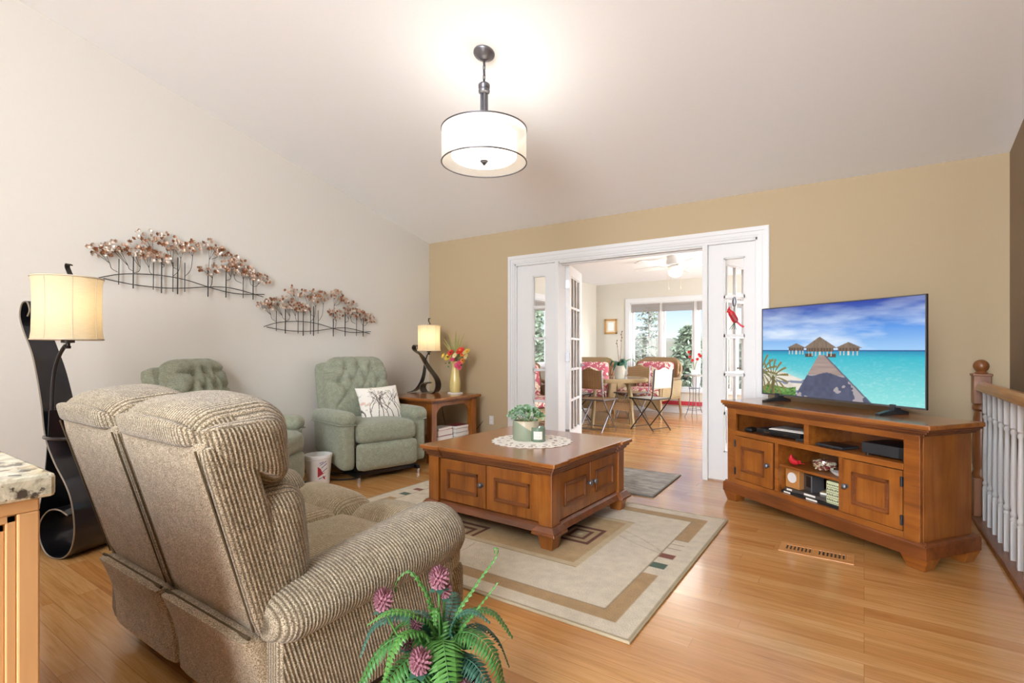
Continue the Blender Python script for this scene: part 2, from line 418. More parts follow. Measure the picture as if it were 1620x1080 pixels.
def vn(x, y, seed=0):
    """smooth value noise 0..1"""
    xi, yi = math.floor(x), math.floor(y); fx, fy = x-xi, y-yi
    fx = fx*fx*(3-2*fx); fy = fy*fy*(3-2*fy)
    def hsh(a, b):
        n = (int(a)*374761393 + int(b)*668265263 + seed*974711) & 0xffffffff
        n = ((n ^ (n >> 13))*1274126177) & 0xffffffff
        return ((n ^ (n >> 16)) & 0xffff)/65535
    a = hsh(xi, yi)*(1-fx)+hsh(xi+1, yi)*fx; b = hsh(xi, yi+1)*(1-fx)+hsh(xi+1, yi+1)*fx
    return a*(1-fy)+b*fy
def fbm(x, y, o=4, seed=0):
    s = 0; a = .5
    for i in range(o): s += a*vn(x, y, seed+i); x *= 2; y *= 2; a *= .5
    return s/(1-.5**o)
# ================================================================ the room
struct(MB().box(-4.6, .705, -5, 9.45, -.12, 0).build('floor', 'floor'))
ZC = lambda y: 2.43 + .2436*(4.65-y)
struct(MB().prism([(-3.2, ZC(-3.2)), (4.9, ZC(4.9)), (4.9, ZC(4.9)+.12), (-3.2, ZC(-3.2)+.12)], -4.6, 1.0, 'X').build('ceiling', 'ceiling'))
struct(MB().prism([(-3.2, -.1), (4.65, -.1), (4.65, ZC(4.65)+.05), (-3.2, ZC(-3.2)+.05)], -4.55, -4.41, 'X').build('wall_left', 'wall_white'))
struct(MB().box(-4.55, -1.3, -3.32, -3.2, -.1, ZC(-3.2)+.05).build('light_block_south', 'wall_white'))  # unseen wall, added to keep rear daylight off the left wall
wb = MB(); wb.box(-4.55, -3.15, 4.65, 4.78, -.1, 2.5).box(-3.15, -.71, 4.65, 4.78, 2.06, 2.5).box(-.71, .95, 4.65, 4.78, -.1, 2.5)
struct(wb.build('wall_back', 'wall_tan'))
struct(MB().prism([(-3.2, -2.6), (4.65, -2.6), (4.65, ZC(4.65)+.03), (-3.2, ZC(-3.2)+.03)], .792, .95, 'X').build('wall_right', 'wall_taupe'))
struct(MB().box(-4.41, -4.395, -3.2, 4.65, 0, .095).build('baseboard_left', 'oak', bevel=.004))
struct(MB().box(-4.395, -3.225, 4.635, 4.65, 0, .095).box(-.637, .59, 4.635, 4.65, 0, .095).build('baseboard_back', 'oak', bevel=.004))
# casing round the wide opening, stepped like the moulding in the photo
tr = MB()
for (o, d, w) in ((0, .014, .088), (.006, .022, .03), (.05, .019, .02)):
    x0, x1, zt = -3.224+o, -.637-o, 2.146-o
    tr.box(x0, x0+w, 4.65-d, 4.65, 0, zt-w).box(x1-w, x1, 4.65-d, 4.65, 0, zt-w).box(x0, x1, 4.65-d, 4.65, zt-w, zt)
struct(tr.build('trim_1', 'white'))
jb = MB()   # jamb, posts beside the doorway and head
jb.box(-3.15, -3.118, 4.645, 4.79, 0, 2.06).box(-.742, -.71, 4.645, 4.79, 0, 2.06).box(-3.15, -.71, 4.645, 4.79, 2.035, 2.06)
for x in (-2.635, -1.163): jb.box(x, x+.045, 4.632, 4.79, 0, 2.04)
jb.box(-2.6, -1.15, 4.655, 4.78, 2.02, 2.036).box(-2.6, -1.15, 4.70, 4.73, 2.005, 2.03)
struct(jb.build('trim_2', 'white', bevel=.003))

def lites(mb, x0, x1, xs, zs, y0, y1, mun=.026, top=2.025):
    """a french-door leaf: stiles, rails and glazing bars; xs/zs are glass edges. Returns the glass boxes"""
    gx0, gx1, gz0, gz1 = xs[0], xs[-1], zs[0], zs[-1]
    mb.box(x0, gx0, y0, y1, 0.012, top).box(gx1, x1, y0, y1, 0.012, top).box(gx0, gx1, y0, y1, .012, gz0).box(gx0, gx1, y0, y1, gz1, top)
    ym = (y0+y1)/2; d = (y1-y0)*.36
    for z in zs[1:-1]: mb.box(gx0, gx1, ym-d, ym+d, z-mun/2, z+mun/2)
    for x in xs[1:-1]: mb.box(x-mun/2, x+mun/2, ym-d, ym+d, gz0, gz1)
    e = .012   # sticking round the glass
    for a, b, c_, f in ((gx0, gx0+e, gz0, gz1), (gx1-e, gx1, gz0, gz1), (gx0, gx1, gz0, gz0+e), (gx0, gx1, gz1-e, gz1)): mb.box(a, b, ym-d, ym+d, c_, f)
    return MB().box(gx0, gx1, ym-.003, ym+.003, gz0, gz1)
ZS = [.252+.3325*k for k in range(6)]
for i, (x0, x1, g0, g1) in enumerate(((-3.118, -2.635, -2.925, -2.761), (-1.118, -.742, -.994, -.824))):
    m = MB(); g = lites(m, x0, x1, [g0, g1], ZS, 4.668, 4.708, top=2.036)
    w = struct(m.build('window_%d' % (i+1), 'white')); g.build('pane', 'pane', w)
def fdoor(n, hinge, rz, sgn):
    m = MB(); w = .705
    g = lites(m, 0, w, [.105, .27, .435, .60], ZS, -.02, .02)
    d = m.build('door_%d' % n, 'white', bevel=.003); struct(d); d.location = (*hinge, 0); d.rotation_euler = (0, 0, rz)
    g.build('pane', 'pane', d)
    for z in (.25, 1.05, 1.82):
        MB().box(-.012, .002, -.024, .02, z-.045, z+.045).cyl((-.006, sgn*.024, z-.048), (-.006, sgn*.024, z+.048), .007).build('hinge', 'nickel', d)
    h = MB().lathe([(0, 0), (.026, .002), (.026, .008), (.01, .012), (.01, .03)], (0, 0, 0), 16, rot=Matrix.Rotation(R(90), 3, 'X')).build('door_handle', 'nickel', d)
    h.location = (w-.06, -.02, .95)
    MB().tube([(0, -.03, 0), (-.02, -.04, 0), (-.10, -.04, 0)], .008).build('lever', 'nickel', h)
    h2 = MB().lathe([(0, 0), (.026, .002), (.026, .008), (.01, .012), (.01, .03)], (0, 0, 0), 16, rot=Matrix.Rotation(R(-90), 3, 'X')).build('door_handle', 'nickel', d)
    h2.location = (w-.06, .02, .95)
    MB().tube([(0, .03, 0), (-.02, .04, 0), (-.10, .04, 0)], .008).build('lever', 'nickel', h2)
fdoor(1, (-2.575, 4.80), R(106), 1)
fdoor(2, (-1.13, 4.80), R(74), -1)

# ---------------------------------------------------------------- sunroom shell
XL = -4.35
def holed(axis, a, b, lo, hi, z0, z1, h0, h1, hz0, hz1):
    m = MB(); bx = (lambda p, q, r, t: m.box(a, b, p, q, r, t)) if axis == 'X' else (lambda p, q, r, t: m.box(p, q, a, b, r, t))
    bx(lo, h0, z0, z1); bx(h1, hi, z0, z1); bx(h0, h1, z0, hz0); bx(h0, h1, hz1, z1); return m
struct(holed('X', XL-.12, XL, 4.78, 9.3, -.1, 2.45, 5.55, 8.52, .86, 1.95).build('wall_sunroom_left', 'wall_beige'))
struct(holed('Y', 9.3, 9.42, XL-.12, .75, -.1, 2.45, -3.655, -1.2, .40, 2.005).build('wall_sunroom_back', 'wall_beige'))
struct(holed('X', .66, .78, 4.78, 9.3, -.1, 2.45, 5.4, 8.7, .40, 2.0).build('wall_sunroom_right', 'wall_beige'))
struct(MB().box(XL-.12, .78, 4.78, 9.42, 2.392, 2.5).build('ceiling_sunroom', 'ceiling'))
struct(MB().box(XL, .66, 9.285, 9.3, 0, .105).box(XL, XL+.015, 4.8, 9.285, 0, .105).build('baseboard_sunroom', 'white', bevel=.003))
struct(MB().box(-3.95, .5, 9.262, 9.3, .145, .215).build('trim_3', plain('red_strip', '#b3303c', .5), bevel=.004))
def window(n, P, w, z0, z1, mulls, blinds=True, depth=.12, drop=.12):
    """window in a wall; P maps (along, out, z) to world; 0..w along, out 0 is the room face, positive out of doors"""
    def bx(m, a0, a1, o0, o1, q0, q1):
        vs = [P(a, o, z) for z in (q0, q1) for o in (o0, o1) for a in (a0, a1)]
        m.add(vs, [(0, 2, 3, 1), (4, 5, 7, 6), (0, 1, 5, 4), (2, 6, 7, 3), (0, 4, 6, 2), (1, 3, 7, 5)])
    m = MB(); cw = .085
    for q in ((-cw, 0, -.02, .0, z0-.03, z1+cw), (w, w+cw, -.02, 0, z0-.03, z1+cw), (0, w, -.02, 0, z1, z1+cw), (-cw-.02, w+cw+.02, -.045, .0, z0-.03, z0)): bx(m, *q)
    for q in ((0, .02, 0, depth, z0, z1), (w-.02, w, 0, depth, z0, z1), (0, w, 0, depth, z1-.02, z1), (0, w, 0, depth, z0, z0+.02)): bx(m, *q)
    wd = struct(m.build('window_%d' % n, 'white', bevel=.002))
    ed = [.02] + mulls + [w-.02]
    for i in range(len(ed)-1):
        a0, a1 = ed[i], ed[i+1]
        if i: 
            q = MB(); bx(q, a0-.025, a0+.025, .03, depth, z0+.02, z1-.02); q.build('mullion', 'white', wd, bevel=.002)
        a0 += .025 if i else 0; a1 -= .025 if i < len(ed)-2 else 0
        s = MB(); sw = .045
        for t in ((a0, a0+sw, z0+.02, z1-.02), (a1-sw, a1, z0+.02, z1-.02), (a0+sw, a1-sw, z0+.02, z0+.02+sw), (a0+sw, a1-sw, z1-.02-sw, z1-.02)): bx(s, t[0], t[1], .05, .09, t[2], t[3])
        sh = s.build('sash', 'white', wd, bevel=.002)
        p = MB(); bx(p, a0+sw-.004, a1-sw+.004, .068, .074, z0+.02+sw-.004, z1-.02-sw+.004); p.build('pane', 'pane', sh)
        if blinds:
            b = MB(); bx(b, a0+.006, a1-.006, .004, .04, z1-.055, z1-.022)
            k = int(drop/.012)
            for j in range(k): bx(b, a0+.006, a1-.006, .008, .036, z1-.058-j*.012-.009, z1-.058-j*.012)
            b.build('blind', MT['shade_cloth'], wd)
MT['shade_cloth'] = plain('pleated_shade', '#9d968f', .8)
window(3, lambda a, o, z: (-3.655+a, 9.3+o, z), 2.455, .40, 2.005, [.585, 1.20, 1.83])
window(4, lambda a, o, z: (XL-o, 5.55+a, z), 2.97, .86, 1.95, [.99, 1.98])
window(5, lambda a, o, z: (.66+o, 5.4+a, z), 3.3, .40, 2.0, [1.1, 2.2])  # unseen window, added to let light into the sunroom

# ---------------------------------------------------------------- stair railing
struct(MB().box(.592, .705, .4, 4.648, 0, .026).build('trim_4', 'oak_dark', bevel=.006))
rl = thing('stair_railing', 'white stair railing with a golden oak handrail and ball-topped newel post beside the media console', 'railing', (.645, 4.6, 0))
MB().prism([(-.036, .862), (.036, .862), (.036, .885), (.028, .905), (.012, .918), (-.012, .918), (-.028, .905), (-.036, .885)], -4.0, 0, 'Y').build('handrail', 'oak_y', rl, bevel=.004)
nw = MB().box(-.046, .046, -.046, .046, .026, .28).box(-.046, .046, -.046, .046, .77, .965).box(-.052, .052, -.052, .052, .955, .972)
nw.lathe([(.046, .28), (.05, .30), (.038, .33), (.044, .36), (.048, .5), (.04, .68), (.034, .72), (.047, .735), (.047, .75), (.036, .77)], (0, 0, 0), 20)
nw.build('newel_post', 'oak_dark', rl, bevel=.004)
MB().lathe([(.03, .968), (.036, .975), (.026, .985)] + [(.042*math.sin(a), 1.022-.042*math.cos(a)) for a in [R(x) for x in range(40, 181, 14)]], (0, 0, 0), 20).build('ball_finial', 'oak_dark', rl)
bal = MB().box(-.0165, .0165, -.0165, .0165, .026, .23).box(-.0165, .0165, -.0165, .0165, .72, .865)
bal.lathe([(.0165, .23), (.018, .24), (.012, .25), (.017, .262), (.017, .272), (.011, .283), (.0165, .31), (.0165, .34), (.015, .5), (.011, .66), (.0105, .68), (.016, .69), (.016, .70), (.011, .71), (.0165, .722)], (0, 0, 0), 14)
b0 = bal.build('baluster', 'white', rl); b0.location = (.005, -.12, 0)
for i in range(1, 26):
    b = b0.copy(); COL.objects.link(b); b.parent = rl; b.location = (.005, -.12-.152*i, 0)

# ---------------------------------------------------------------- pendant
pc = Vector((-1.926, 2.515, 0))
MT['fabric_white'] = sheer('sheer_organza', '#f3f0e8', .42)
MT['lamp_glass'] = glow('opal_glass', '#fff6e6', 1.5)
pe = thing('pendant_light', 'drum pendant light with a sheer white shade hanging from the sloping ceiling', 'ceiling lamp', pc)
tilt = Matrix.Rotation(-math.atan(.2436), 3, 'X')
MB().lathe([(0, -.045), (.02, -.043), (.03, -.036), (.062, -.014), (.066, -.008), (.066, 0)], (0, 0, 2.951), 28, rot=tilt).build('ceiling_canopy', 'pewter', pe)
for k in range(5):
    z = 2.905-.03*k
    MB().tube([(.009*math.cos(a)*(1 if k % 2 else 0), .009*math.cos(a)*(0 if k % 2 else 1), z-.013+.021*math.sin(a)) for a in [2*math.pi*i/14 for i in range(14)]], .0025, 6, True).build('chain_link', 'pewter', pe)
MB().cyl((0, 0, 2.76), (0, 0, 2.92), .0028).build('cord', 'grey_dark', pe)
st = MB().lathe([(.0, 2.765), (.03, 2.762), (.036, 2.755), (.036, 2.735), (.03, 2.725), (.036, 2.72), (.034, 2.708), (.024, 2.70), (.0, 2.70)], (0, 0, 0), 24)
for k in range(4): st.cbox((.017*math.cos(R(45+90*k)), .017*math.sin(R(45+90*k)), 2.60), (.014, .014, .21), Matrix.Rotation(R(45+90*k), 3, 'Z'))
st.cyl((0, 0, 2.46), (0, 0, 2.7), .012)
for k in range(3): st.cyl((0, 0, 2.468), (.258*math.cos(R(30+120*k)), .258*math.sin(R(30+120*k)), 2.468), .004)
st.build('stem', 'pewter', pe, bevel=.002)
sd = MB().shell([(.259, 2.275), (.259, 2.475)], (0, 0, 0), 64).build('drum_shade', 'fabric_white', pe)
for z in (2.275, 2.475): MB().tube([(.26*math.cos(2*math.pi*i/64), .26*math.sin(2*math.pi*i/64), z) for i in range(64)], .0045, 6, True).build('rim_band', 'pewter', sd)
df = MB().lathe([(.0, 2.288), (.12, 2.290), (.185, 2.298), (.2, 2.31), (.2, 2.45)], (0, 0, 0), 48).build('diffuser', 'lamp_glass', pe)
MB().lathe([(0, 2.262), (.006, 2.262), (.01, 2.268), (.008, 2.272), (.018, 2.276), (.018, 2.281), (.024, 2.284), (.024, 2.29)], (0, 0, 0), 20).build('finial', 'pewter', df)
light('pendant_bulb', 'POINT', (pc.x, pc.y, 2.44), 14, (1, .97, .93), .14)
# ================================================================ reclining loveseat (seen from behind)
def loft(mb, st, n=24):
    """rings (c, rx, rz) along Y, closed at both ends"""
    vs = []
    for c, rx, rz in st:
        for k in range(n):
            a = 2*math.pi*k/n; vs.append((c[0]+rx*math.cos(a), c[1], c[2]+rz*math.sin(a)))
    m = len(st)
    fs = [(i*n+k, i*n+(k+1) % n, (i+1)*n+(k+1) % n, (i+1)*n+k) for i in range(m-1) for k in range(n)] + [list(range(n))[::-1], list(range((m-1)*n, m*n))]
    mb.add(vs, [f[::-1] for f in fs], True); return mb
so = Vector((-1.858, 1.1, 0)); SM = Matrix.Translation(-so)
sofa = thing('reclining_loveseat', 'tan ribbed chenille reclining loveseat with its back to the viewer, facing the coffee table', 'sofa', so)
for x0, x1 in ((-2.375, -1.866), (-1.850, -1.338)):
    xc, w = (x0+x1)/2, x1-x0
    f = MB(SM).rbox((xc, 0, 0), (w, .10, .56), .03, 10, fn=lambda q, p: (q.x, q.y + .728 - .29*q.z, q.z+.625))
    fr = f.build('back_panel', 'sofa_back', sofa)
    for x, xi in ((x0+.004, 1), (x1-.004, -1)):
        MB(SM).tube([(x+xi*.014, .728-.29*(z-.625)-.0495, z) for z in (.88, .7, .5, .37)], .0027, 6).build('piping', 'piping', fr)
        MB(SM).rbox((x+xi*.012, 0, 0), (.05, .13, .54), .022, 10, fn=lambda q, p: (q.x, q.y+.748-.28*q.z, q.z+.62)).build('side_band', 'sofa_rib', fr)
    lo = MB(SM).rbox((xc, 0, 0), (w, .075, .28), .03, 8, fn=lambda q, p: (q.x, q.y+.792-.22*q.z-.02*p[2]*p[2], q.z+.225)).build('lower_back_panel', 'sofa_back', sofa)
    MB(SM).tube([(x0+.01, .735, .362), (x1-.01, .735, .362)], .005, 6).build('piping', 'piping', lo)
    def head(q, p):
        k = (1-p[1])/2; b = (1-p[2])/2
        return (q.x*(1+.012*p[2]), q.y - .012*p[2], q.z + .14*k**1.5*b - .03*k*(1-b) - .02*(p[0]**2)*(1-b))
    MB(SM).rbox((xc, .733, .865), (w+.004, .29, .285), .09, 16, (.018, .012, .012), head).build('head_pillow', 'sofa_rib', sofa)
    MB(SM).rbox((xc, .835, .585), (w-.004, .20, .34), .075, 12, (.012, .02, 0), lambda q, p: (q.x, q.y-.10*q.z, q.z)).build('lumbar_pillow', 'sofa_rib', sofa)
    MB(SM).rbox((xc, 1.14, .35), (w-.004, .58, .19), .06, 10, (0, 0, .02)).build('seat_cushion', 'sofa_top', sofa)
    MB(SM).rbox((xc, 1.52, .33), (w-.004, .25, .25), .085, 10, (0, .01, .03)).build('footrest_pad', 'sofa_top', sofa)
    MB(SM).rbox((xc, 1.575, .18), (w-.004, .12, .2), .04, 6).build('footrest_panel', 'sofa_rib', sofa)
for sg in (1, -1):
    ax = -1.858 + sg*.49
    MB(SM).rbox((ax, 1.13, .265), (.205, .70, .37), .03, 8, (.006, 0, 0)).build('arm_side', 'sofa_rib', sofa)
    st = []
    for t, k in ((0, .25), (.012, .66), (.035, .88), (.08, 1), (.3, 1), (.55, 1.02), (.8, 1.05), (.93, 1.03), (.97, .92), (.99, .74), (1, .4)):
        st.append(((ax+sg*.006, .762+.755*t, .392+.05*t), .134*k*(1+.05*t), (.075+.032*t)*k))
    loft(MB(SM), st, 32).build('arm_pad', 'sofa_arm', sofa)
MB(SM).box(-2.40, -1.32, .86, 1.50, .035, .16).build('base_frame', 'black', sofa)
for x in (-2.3, -1.42):
    for y in (.92, 1.44): MB(SM).cyl((x, y, 0), (x, y, .05), .025).build('foot', 'black', sofa)

# ================================================================ sage recliners
def tuft(q, p, w, h):
    """button dents and creases pressed into the front of a backrest; local x forward"""
    y, z = q.y, q.z
    return y, z
BT = [(-.13, .20), (0, .215), (.13, .20), (-.195, .07), (-.065, .085), (.065, .085), (.195, .07), (-.13, -.04), (0, -.03), (.13, -.04)]
CR = [(0, 3), (0, 4), (1, 4), (1, 5), (2, 5), (2, 6), (3, 7), (4, 7), (4, 8), (5, 8), (5, 9), (6, 9)]
CE = [(0, (-.15, .40)), (1, (0, .42)), (2, (.15, .40)), (3, (-.36, .09)), (6, (.36, .09)), (7, (-.24, -.16)), (9, (.24, -.16)), (0, (-.3, .22)), (2, (.3, .22))]
def dseg(y, z, a, b):
    ay, az = a; by, bz = b; dy, dz = by-ay, bz-az; L = dy*dy+dz*dz
    t = max(0, min(1, ((y-ay)*dy+(z-az)*dz)/L)); return math.hypot(y-ay-t*dy, z-az-t*dz)
def make_recliner(label, loc, rz):
    r = thing('recliner', label, 'armchair', loc, rz, 'sage green recliners along the white wall')
    segs = [(BT[a], BT[b]) for a, b in CR] + [(BT[a], e) for a, e in CE]
    tl = R(13); ca, sa = math.cos(tl), math.sin(tl)
    def back(q, p):
        x, y, z = q
        y *= 1 + .05*p[2]*-1 if p[2] > 0 else 1
        if p[2] > .5: z -= .06*max(0, abs(p[1])-.5)**2*4
        if p[0] > .2:
            d = 0
            for a, b in segs: d = max(d, .024*math.exp(-(dseg(y, z, a, b)/.013)**2))
            for by, bz in BT: d = max(d, .05*math.exp(-(math.hypot(y-by, z-bz)/.036)**2))
            x += .018 - d
        return (x*ca - z*sa, y, x*sa + z*ca)
    B = Vector((-.285, 0, .735))
    MB().rbox(B, (.17, .66, .66), .085, 44, (.045, 0, 0), back).build('backrest', 'green_fab', r, angle=0)
    MB().rbox((-.36, 0, .70), (.12, .71, .62), .05, 10, fn=lambda q, p: (q.x*ca-q.z*sa, q.y, q.x*sa+q.z*ca)).build('back_shell', 'green_fab', r)
    for by, bz in BT:
        x = .17/2+.014
        b = MB().lathe([(.0, .004), (.008, .003), (.011, 0)], (0, 0, 0), 10, rot=Matrix.Rotation(R(90)-tl, 3, 'Y')).build('button', 'green_fab', r)
        b.location = B + Vector((x*ca-bz*sa, by, x*sa+bz*ca))
    for sg in (-1, 1):
        def side(q, p): return (q.x + (.05*(1-p[2])/2 if p[0] < 0 else 0), q.y, q.z + (.10*(1-p[2])/2*(1-p[0])/2))
        MB().rbox((.0, sg*.345, .305), (.70, .135, .43), .045, 10, (0, .008, 0), side).build('arm_side', 'green_fab', r)
        MB().rbox((.01, sg*.35, .53), (.72, .165, .125), .06, 14, (0, 0, .012), lambda q, p: (q.x, q.y, q.z-.02*(1-p[0])/2)).build('arm_pad', 'green_fab', r)
        MB().tube([(-.3, sg*.43, .475), (.1, sg*.432, .487), (.3, sg*.43, .487), (.368, sg*.40, .487), (.372, sg*.345, .487), (.368, sg*.29, .487)], .005, 6).build('piping', 'green_fab', r)
    MB().rbox((.10, 0, .40), (.66, .555, .17), .06, 12, (0, 0, .025)).build('seat_cushion', 'green_fab', r)
    MB().rbox((.375, 0, .205), (.11, .57, .24), .045, 10, (.012, 0, 0)).build('footrest_panel', 'green_fab', r)
    fr = MB().box(-.3, .30, -.28, .28, .075, .15).box(-.36, .42, -.30, -.27, .04, .07).box(-.36, .42, .27, .30, .04, .07).box(.34, .37, -.3, .3, .045, .075).build('base_frame', 'black_metal', r)
    for x in (-.34, .41):
        for y in (-.285, .285): MB().cyl((x, y, 0), (x, y, .042), .013).build('foot', 'chrome', fr)
    return r
C12 = R(-15)
make_recliner('sage green tufted recliner with a twig-print pillow on its seat, beside the end table', (-3.465-.41*math.cos(C12), 3.15-.41*math.sin(C12), 0), C12)
C1 = R(33)
make_recliner('sage green tufted recliner half hidden behind the tan loveseat', (-3.56-.42*math.cos(C1), 2.25-.42*math.sin(C1), 0), C1)

# throw pillow with twig print
def pillow_col():
    random.seed(5); L = []
    def grow(x, y, a, l, w, n):
        x2, y2 = x+l*math.cos(a), y+l*math.sin(a); L.append((x, y, x2, y2, w))
        if n: 
            for _ in range(2): grow(x2, y2, a+random.uniform(-.65, .65), l*random.uniform(.6, .9), w*.72, n-1)
    for x in (.06, .2, .33, .46, .6, .72, .84, .95): grow(x, 0, R(90)+random.uniform(-.25, .25), .27, .0095, 4)
    def dd(u, v, s):
        x, y, x2, y2, w = s; dx, dy = x2-x, y2-y; t = max(0, min(1, ((u-x)*dx+(v-y)*dy)/(dx*dx+dy*dy+1e-9)))
        return math.hypot(u-x-t*dx, v-y-t*dy)/w
    W_, K, G, O = lin('#efece3'), lin('#5a4f4a'), lin('#a7ad86'), lin('#d98c62')
    bl = [(random.random(), random.random()*.8+.1, random.uniform(.02, .045), random.choice((G, G, O, lin('#8a8077')))) for _ in range(16)]
    def f(u, v):
        if min(dd(u, v, s) for s in L) < 1: return K[:3]
        for x, y, r, c in bl:
            if math.hypot(u-x, (v-y)*1.2) < r: return tuple(.5*a+.5*b for a, b in zip(c[:3], W_[:3]))
        return W_[:3]
    return f
MT['pillow_print'] = painted('pillow_print', .9)
pil = thing('throw_pillow', 'square white pillow printed with brown twigs, leaning on the recliner backrest', 'pillow', (0, 0, 0))
pf = pillow_col()
def puffp(sg):
    def pos(u, v):
        a, b = 2*u-1, 2*v-1
        k = (max(0, (1-a**4)*(1-b**4)))**.55
        sq = 1 - .05*(1-a*a)*0 
        return Vector((sg*(.07*k+.002), a*.215*(1-.06*(1-b*b)), b*.185*(1-.07*(1-a*a))))
    return pos
vs, fs, cs = sheet(110, 96, puffp(1), pf)
paint_obj('front_cover', vs, fs, cs, MT['pillow_print'], pil)
vs, fs, cs = sheet(24, 20, puffp(-1), lambda u, v: lin('#efece3')[:3])
paint_obj('back_cover', vs, [f[::-1] for f in fs], cs, MT['pillow_print'], pil)
pil.rotation_euler = (R(2), R(-24), C12)
pil.location = (-3.465-.41*math.cos(C12) + .075*math.cos(C12) - .12*math.sin(-C12)*-1*-1, 3.15-.41*math.sin(C12) + .075*math.sin(C12) + .12*math.cos(C12), .605)

# ================================================================ square storage coffee table
ct = thing('coffee_table', 'square stained wood coffee table with panelled cupboard doors standing on the rug', 'coffee table', (-1.897, 2.985, .012), R(-2))
HX = .525
def notched(h, n, d):   # square outline whose corners stand proud by d over a length n
    q = h-d
    return [(-h, -h), (-h+n, -h), (-h+n, -q), (h-n, -q), (h-n, -h), (h, -h), (h, -h+n), (q, -h+n), (q, h-n), (h, h-n), (h, h), (h-n, h), (h-n, q), (-h+n, q), (-h+n, h), (-h, h), (-h, h-n), (-q, h-n), (-q, -h+n), (-h, -h+n)]
MB().prism(notched(HX, .165, .014), .466, .49).build('table_top', 'stain_top', ct, bevel=.004)
cm = MB().prism(notched(HX-.014, .15, .014), .447, .466).prism(notched(HX-.03, .135, .014), .428, .447).prism(notched(HX-.042, .12, .012), .412, .428)
cm.build('crown_moulding', 'stain_dark', ct, bevel=.005)
bd = MB().box(-.45, .45, -.45, .45, .125, .42)
bd.build('body', 'stain', ct)
for sx_ in (-1, 1):
    for sy_ in (-1, 1):
        po = MB().cbox((sx_*.437, sy_*.437, .268), (.088, .088, .30)).build('corner_post', 'stain_v', ct, bevel=.004)
        MB().frustum((sx_*.447, sy_*.447, 0), (.074, .074), (.104, .104), .082).build('foot', 'stain_v', ct, bevel=.004)
        MB().frustum((sx_*.444, sy_*.444, .082), (.155, .155), (.150, .150), .018).frustum((sx_*.442, sy_*.442, .10), (.150, .150), (.105, .105), .03).build('foot_block', 'stain_dark', ct, bevel=.004)
bm_ = MB()
for rz in range(4):
    M = Matrix.Rotation(R(90*rz), 4, 'Z')
    q = MB(M); q.prism([(-.495, .088), (-.43, .088), (-.43, .135), (-.455, .135), (-.478, .118)], -.40, .40, 'X')
    bm_.v += q.v; n0 = len(bm_.v)-len(q.v); bm_.f += [[i+n0 for i in f] for f in q.f]; bm_.sm += q.sm
bm_.build('base_moulding', 'stain_dark', ct, bevel=.004)
def panel_door(name, parent, M, x0, x1, z0, z1, knob=None, t=.016, mat='stain_v', fr=.064, hinge=None):
    """door slab facing -Y with an applied square moulding; M places it"""
    e = bpy.data.objects.new
    d = MB().box(x0, x1, -t, 0, z0, z1).build(name, mat, parent, bevel=.003); d.matrix_local = M
    a0, a1, b0_, b1_ = x0+fr, x1-fr, z0+fr, z1-fr; w = .017
    m = MB()
    for (p, q, r_, s_) in ((a0, a1, b0_, b0_+w), (a0, a1, b1_-w, b1_), (a0, a0+w, b0_, b1_), (a1-w, a1, b0_, b1_)): m.box(p, q, -t-.011, -t, r_, s_)
    for (p, q, r_, s_) in ((a0+.011, a1-.011, b0_+.011, b0_+w+.006), (a0+.011, a1-.011, b1_-w-.006, b1_-.011), (a0+.011, a0+w+.006, b0_+.011, b1_-.011), (a1-w-.006, a1-.011, b0_+.011, b1_-.011)): m.box(p, q, -t-.005, -t, r_, s_)
    m.build('panel_moulding', 'stain_dark', d, bevel=.003)
    if knob:
        MB().lathe([(0, .034), (.009, .033), (.0155, .028), (.017, .023), (.013, .017), (.007, .013), (.007, .004), (.013, .002), (.013, 0)][::-1], (knob[0], -t, knob[1]), 16, rot=Matrix.Rotation(R(90), 3, 'X')).build('knob', 'pewter', d)
    if hinge is not None:
        for z in (z0+.055, z1-.055): MB().cyl((hinge, -t-.003, z-.026), (hinge, -t-.003, z+.026), .0055).box(hinge-.008, hinge+.008, -t-.003, -t+.002, z-.024, z+.024).build('hinge', 'black_metal', d)
    return d
for rz in range(4):
    M = Matrix.Rotation(R(90*rz), 4, 'Z') @ Matrix.Translation((0, -.452, 0))
    panel_door('door', ct, M, -.388, -.003, .14, .408, (-.032, .285))
    panel_door('door', ct, M, .003, .388, .14, .408, (.032, .285) if rz % 2 else None)

# ================================================================ media console
mc = thing('media_console', 'stained wood media console with cubbies and two cupboard doors, set across the corner', 'tv stand', (-.187, 3.905, 0), R(-36)); mc.scale = (1, 1, 1.015)
TW, TD, BW, BD = .728, .222, .672, .195
MB().box(-TW, TW, -TD, TD, .712, .737).build('top_board', 'stain_top', mc, bevel=.006)
c_ = MB()
for e, z0, z1 in ((.010, .700, .713), (.024, .688, .701), (.040, .676, .689)): c_.box(-TW+e, TW-e, -TD+e*.55, TD, z0, z1)
c_.build('crown_moulding', 'stain_dark', mc, bevel=.005)
ca = MB(); y0 = -BD
ca.box(-BW, -BW+.02, y0, BD, .09, .68).box(BW-.02, BW, y0, BD, .09, .68).box(-BW, BW, BD-.012, BD, .09, .68)
ca.box(-BW+.02, BW-.02, y0+.004, BD-.012, .155, .172).box(-BW+.02, BW-.02, y0+.004, BD-.012, .505, .522).box(-BW, BW, y0, BD, .66, .68)
ca.box(-.222, .222, y0+.012, BD-.012, .338, .354)
for x in (-.25, .218): ca.box(x, x+.032, y0, BD-.012, .172, .505)
ca.box(-.02, .016, y0, BD-.012, .522, .66)
ca.build('carcass', 'stain', mc, bevel=.002)
for x in (-BW-.004, BW-.004): MB().box(x, x+.008, y0+.012, BD-.002, .14, .68).build('end_panel', 'stain_v', mc)
